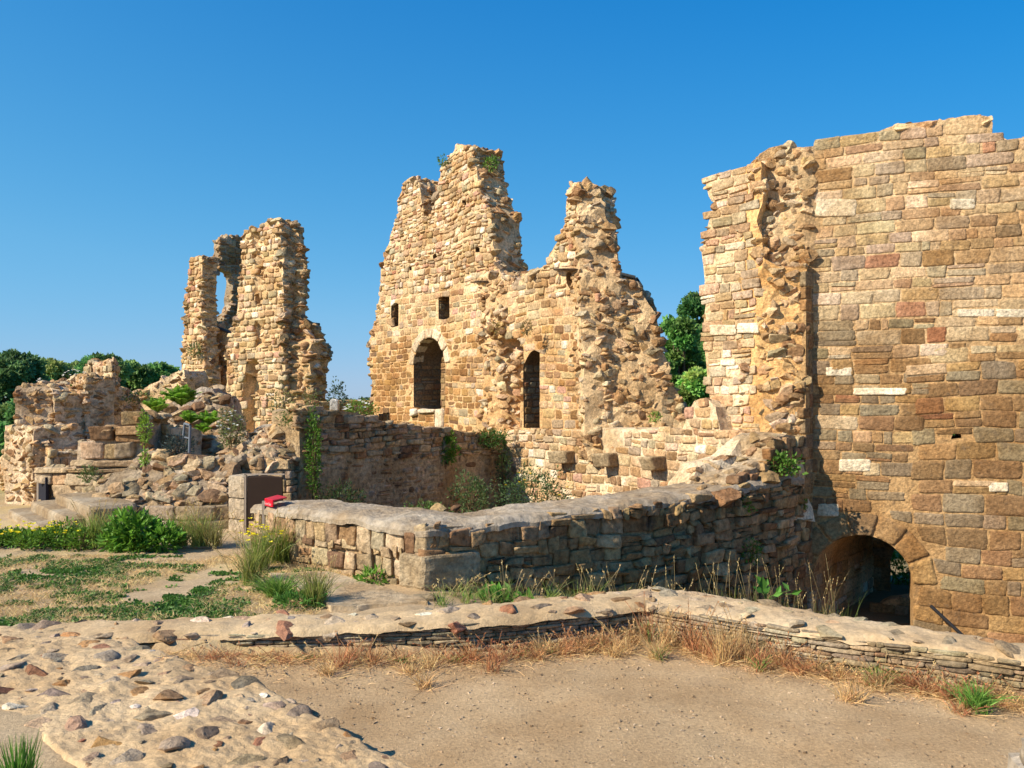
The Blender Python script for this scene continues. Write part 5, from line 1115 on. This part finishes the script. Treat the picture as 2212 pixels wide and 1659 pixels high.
# --- weeds left of and around the waist-high wall
WG = 'weeds around the waist-high wall'
for k, (px, py, z, h_, w_, n, col, lab, m_) in enumerate([
    (600, 1215, .13, .42, .18, 420, (.22, .27, .05), 'dense grass at the left end of the waist-high wall', M_leaf),
    (560, 1230, .13, .40, .14, 240, (.20, .26, .05), 'tall grass with yellow flowers left of the waist-high wall', M_leaf),
    (640, 1205, .13, .30, .14, 260, (.36, .22, .08), 'rusty dry grass against the waist-high wall', M_leaf),
    (540, 1262, .13, .36, .10, 200, (.24, .26, .06), 'slender grass bunch on the terrace edge', M_leaf),
    (600, 1290, .13, .20, .16, 420, (.14, .24, .04), 'spreading green grass left of the pale slab', M_leaf),
    (680, 1310, .12, .30, .12, 320, (.22, .25, .06), 'fountain-like grass tuft in front of the pale slab', M_leaf),
    (635, 1165, .13, .35, .05, 90, (.10, .2, .03), 'single tall green grass bunch on the wall face', M_leaf)]):
    c = G(px, py, z); a = tuft(c, h_, w_, n, col, R(350+k), w=.007)
    if k in (0, 1, 3, 5): seedheads(a, c, h_*1.35, .16, 18, (.42, .32, .14), R(360+k))
    if k == 1: rr = R(4); flowers(a, c+np.concatenate([rr.normal(0, .12, (26, 2)), rr.uniform(.3, .5, (26, 1))], 1), (.75, .62, .02), rr, .03)
    one(a, 'grass_tuft', m_, c, lab, 'grass', WG)
B(640, 1300, 7.25, (.22, .16, .07), 420, .05, (.08, .18, .03), 'low green leafy plant in front of the pale slab', 380, name='leafy_weed', group=WG)
B(806, 1248, 8.2, (.13, .1, .06), 140, .08, (.13, .26, .03), 'pale green rosette at the foot of the wall left of the squared corner', 381, name='leafy_weed', group=WG, asp=.25)
for k, (px, py, Y, n, lab) in enumerate([(1075, 1290, 7.9, 46, 'broad-leaved dock plant, the largest behind the yard wall'), (1128, 1296, 7.9, 16, 'smaller broad-leaved dock to its right'), (1010, 1300, 7.8, 14, 'small broad-leaved dock by the squared corner'), (1655, 1265, 9.0, 10, 'small dock at the foot of the shaded wall arm')]):
    rng = R(390+k); c = P(px, py, Y)-[0, 0, .12]; a = Acc(); d = rng.normal(size=(n, 3)); d[:, 2] = np.abs(d[:, 2])*.9+.6
    o_ = rng.normal(0, .05, (n, 3))*[1.6, 1, .2]+d*.05
    for q in o_[:]: tube(a, [c-[0, 0, .05], c+q*.6, c+q*1.05+d[0]*0], .004, (.12, .2, .05), 4)
    leaves(a, np.tile(c, (n, 1))+o_, d, .15*rng.uniform(.6, 1.2, n), jcol((.085, .22, .03), n, rng, .25), rng, asp=.55, fold=.3, up=np.array([0, -1., .3]))
    one(a, 'dock_plant', M_leaf, c, lab, 'weed', 'dock plants behind the yard wall')
rng = R(400); a = Acc()
for k, px in enumerate(np.linspace(955, 1815, 34)):
    Y = 7.5+(px-960)/840*2.2+rng.uniform(-.25, .25); c = np.array([(px-CX)/F*Y, Y, 0]); c[2] = float(gz(np.array([c[0]]), np.array([c[1]]))[0])
    top = H-(rng.uniform(1225, 1290)-HY)/F*Y; h_ = max(.2, top-c[2]); tuft(c, h_*.8, .13, 40, [(.17, .24, .05), (.26, .27, .08), (.2, .26, .06)][k % 3], rng, w=.005, acc=a); seedheads(a, c, h_*1.1, .15, 5, (.45, .34, .16), rng, s=.013)
o = a.build('tall_grass', M_leaf); o['kind'] = 'stuff'; tag(o, 'loose seeding grasses growing between the yard wall and the waist-high wall', 'grass')
# --- dry grasses at the foot of the yard walls
rng = R(450); foot = Path([tuple(q) for q in nb[2:]]+[tuple(q) for q in nr[1:]]); a = Acc(); u = .2; k = 0
while u < foot.len-.1:
    xy = foot.xy(np.array([u]))[0]+foot.nrm(np.array([u]))[0]*(.10+.07*rng.normal()**2); c = np.array([*xy, 0.]); c[2] = float(gz(xy[:1], xy[1:])[0])
    px = CX+F*c[0]/c[1]; big_ = 1380 < px < 1700; dens_ = .3 if px < 700 else (.6 if px < 1000 else 1.)
    h_ = (.26 if big_ else .14)*rng.uniform(.55, 1.25)*(.6 if px < 700 else 1); col = np.array([(.36, .15, .07), (.47, .30, .13), (.40, .20, .09), (.52, .36, .17)][rng.integers(4)])
    tuft(c, h_, .09, int(rng.uniform(35, 85)*dens_), col, rng, w=.0042, sag=.15, acc=a, lean=tuple(rng.normal(0, .15, 2))); seedheads(a, c, h_*1.2, .09, int(5*dens_)+1, col, rng, s=.009, hn=5)
    tuft(c, .07, .12, int(50*dens_), (.50, .34, .16), rng, w=.004, acc=a, sag=0)
    if rng.random() < .22: tuft(c, h_*.6, .06, 30, (.14, .24, .05), rng, w=.006, acc=a)
    u += rng.uniform(.03, .10)
o = a.build('dry_grass', M_dry); o['kind'] = 'stuff'; tag(o, 'reddish and straw-coloured dry grass along the foot of the yard walls', 'dry grass')
# green weeds at lower right
for k, (px, py, h_, n, lab) in enumerate([(2110, 1535, .16, 220, 'bright green grass tuft near the bottom right corner'), (2190, 1500, .24, 120, 'thin green grass at the right edge by the slates'), (1900, 1475, .12, 120, 'low green grass among the dry grass at the slates'), (1680, 1420, .14, 120, 'green tuft in the dry grass near the wall corner')]):
    c = G(px, py, 0); one(tuft(c, h_, .10, n, (.13, .25, .04), R(800+k), w=.007), 'green_tuft', M_leaf, c, lab, 'grass', 'green tufts at the slate wall')
c = G(50, 1690, .15); c = P(42, 1660, 3.7); c[2] = .16
one(tuft(c, .27, .055, 190, (.10, .22, .03), R(810), w=.009, sag=.1), 'grass_tuft', M_leaf, c, 'bright green upright grass tuft in the bottom left corner', 'grass')
# poppy
c = P(1092, 1097, 9.6); a = Acc(); tube(a, [c-[0, 0, .35], c], .004, (.1, .18, .05), 4); flowers(a, [c, c+[-.035, 0, -.01]], (.75, .02, .01), R(5), .035, 6); one(a, 'poppy', M_petal, c-[0, 0, .35], 'red poppy peeping over the waist-high wall top', 'flower')

# --- low clover mat on the terrace
rng = R(900); n = 150000; px = rng.uniform(-60, 560, n); py = rng.uniform(1192, 1345, n); Y = (H-.13)*F/(py-HY); x = (px-CX)/F*Y
x = rng.uniform(-6.8, -1.9, n); Y = rng.uniform(6.45, 9.75, n); pxx = CX+F*x/Y; q = np.stack([x, Y, 0*x], 1)
w = .75*fbm(q*1.6+7, 77, 4)+1.1*fbm(q*6, 78, 3)+.14*ss(8.9, 7.4, Y)-.5*ss(8.9, 9.6, Y)-.35*ss(430, 560, pxx)+.06
k = w > .02+.42*rng.random(n); q = q[k]; q[:, 2] = gz(q[:, 0], q[:, 1])+.004
print('clover', len(q))
acc = Acc(); leaves(acc, q, rng.normal(size=(len(q), 3))*[1, 1, .45]+[0, 0, .45], .03*rng.uniform(.6, 1.4, len(q)), jcol((.07, .15, .025), len(q), rng, .4), rng, asp=.8)
o = acc.build('clover', M_leaf); o['kind'] = 'stuff'; tag(o, 'patchy mat of low green clover on the sandy terrace', 'ground cover')
n = 42000; q = np.stack([rng.uniform(-6.8, -1.6, n), rng.uniform(6.45, 9.6, n), np.zeros(n)], 1); w = fbm(q*1.3+30, 87, 3); q = q[w > .0]; q[:, 2] = gz(q[:, 0], q[:, 1])
acc = Acc(); d = np.concatenate([rng.normal(0, .04, (len(q), 2)), rng.uniform(.01, .05, (len(q), 1))], 1); blades(acc, q, q+d, .004, jcol((.52, .38, .18), len(q), rng), rng, seg=2)
rng = R(901); n = 7000; u = rng.uniform(.1, foot.len-.05, n); dd = np.abs(rng.normal(0, .16, n)); xy = foot.xy(u)+foot.nrm(u)*(dd+.03)[:, None]; q = np.concatenate([xy, gz(xy[:, 0], xy[:, 1])[:, None]+.003], 1)
d = np.concatenate([rng.normal(0, .05, (n, 2)), rng.uniform(.0, .02, (n, 1))], 1); blades(acc, q, q+d, .003, jcol((.56, .38, .19), n, rng), rng, seg=2)
o = acc.build('dead_grass', M_dry); o['kind'] = 'stuff'; tag(o, 'scattered dead straw on the terrace and along the yard walls', 'straw')
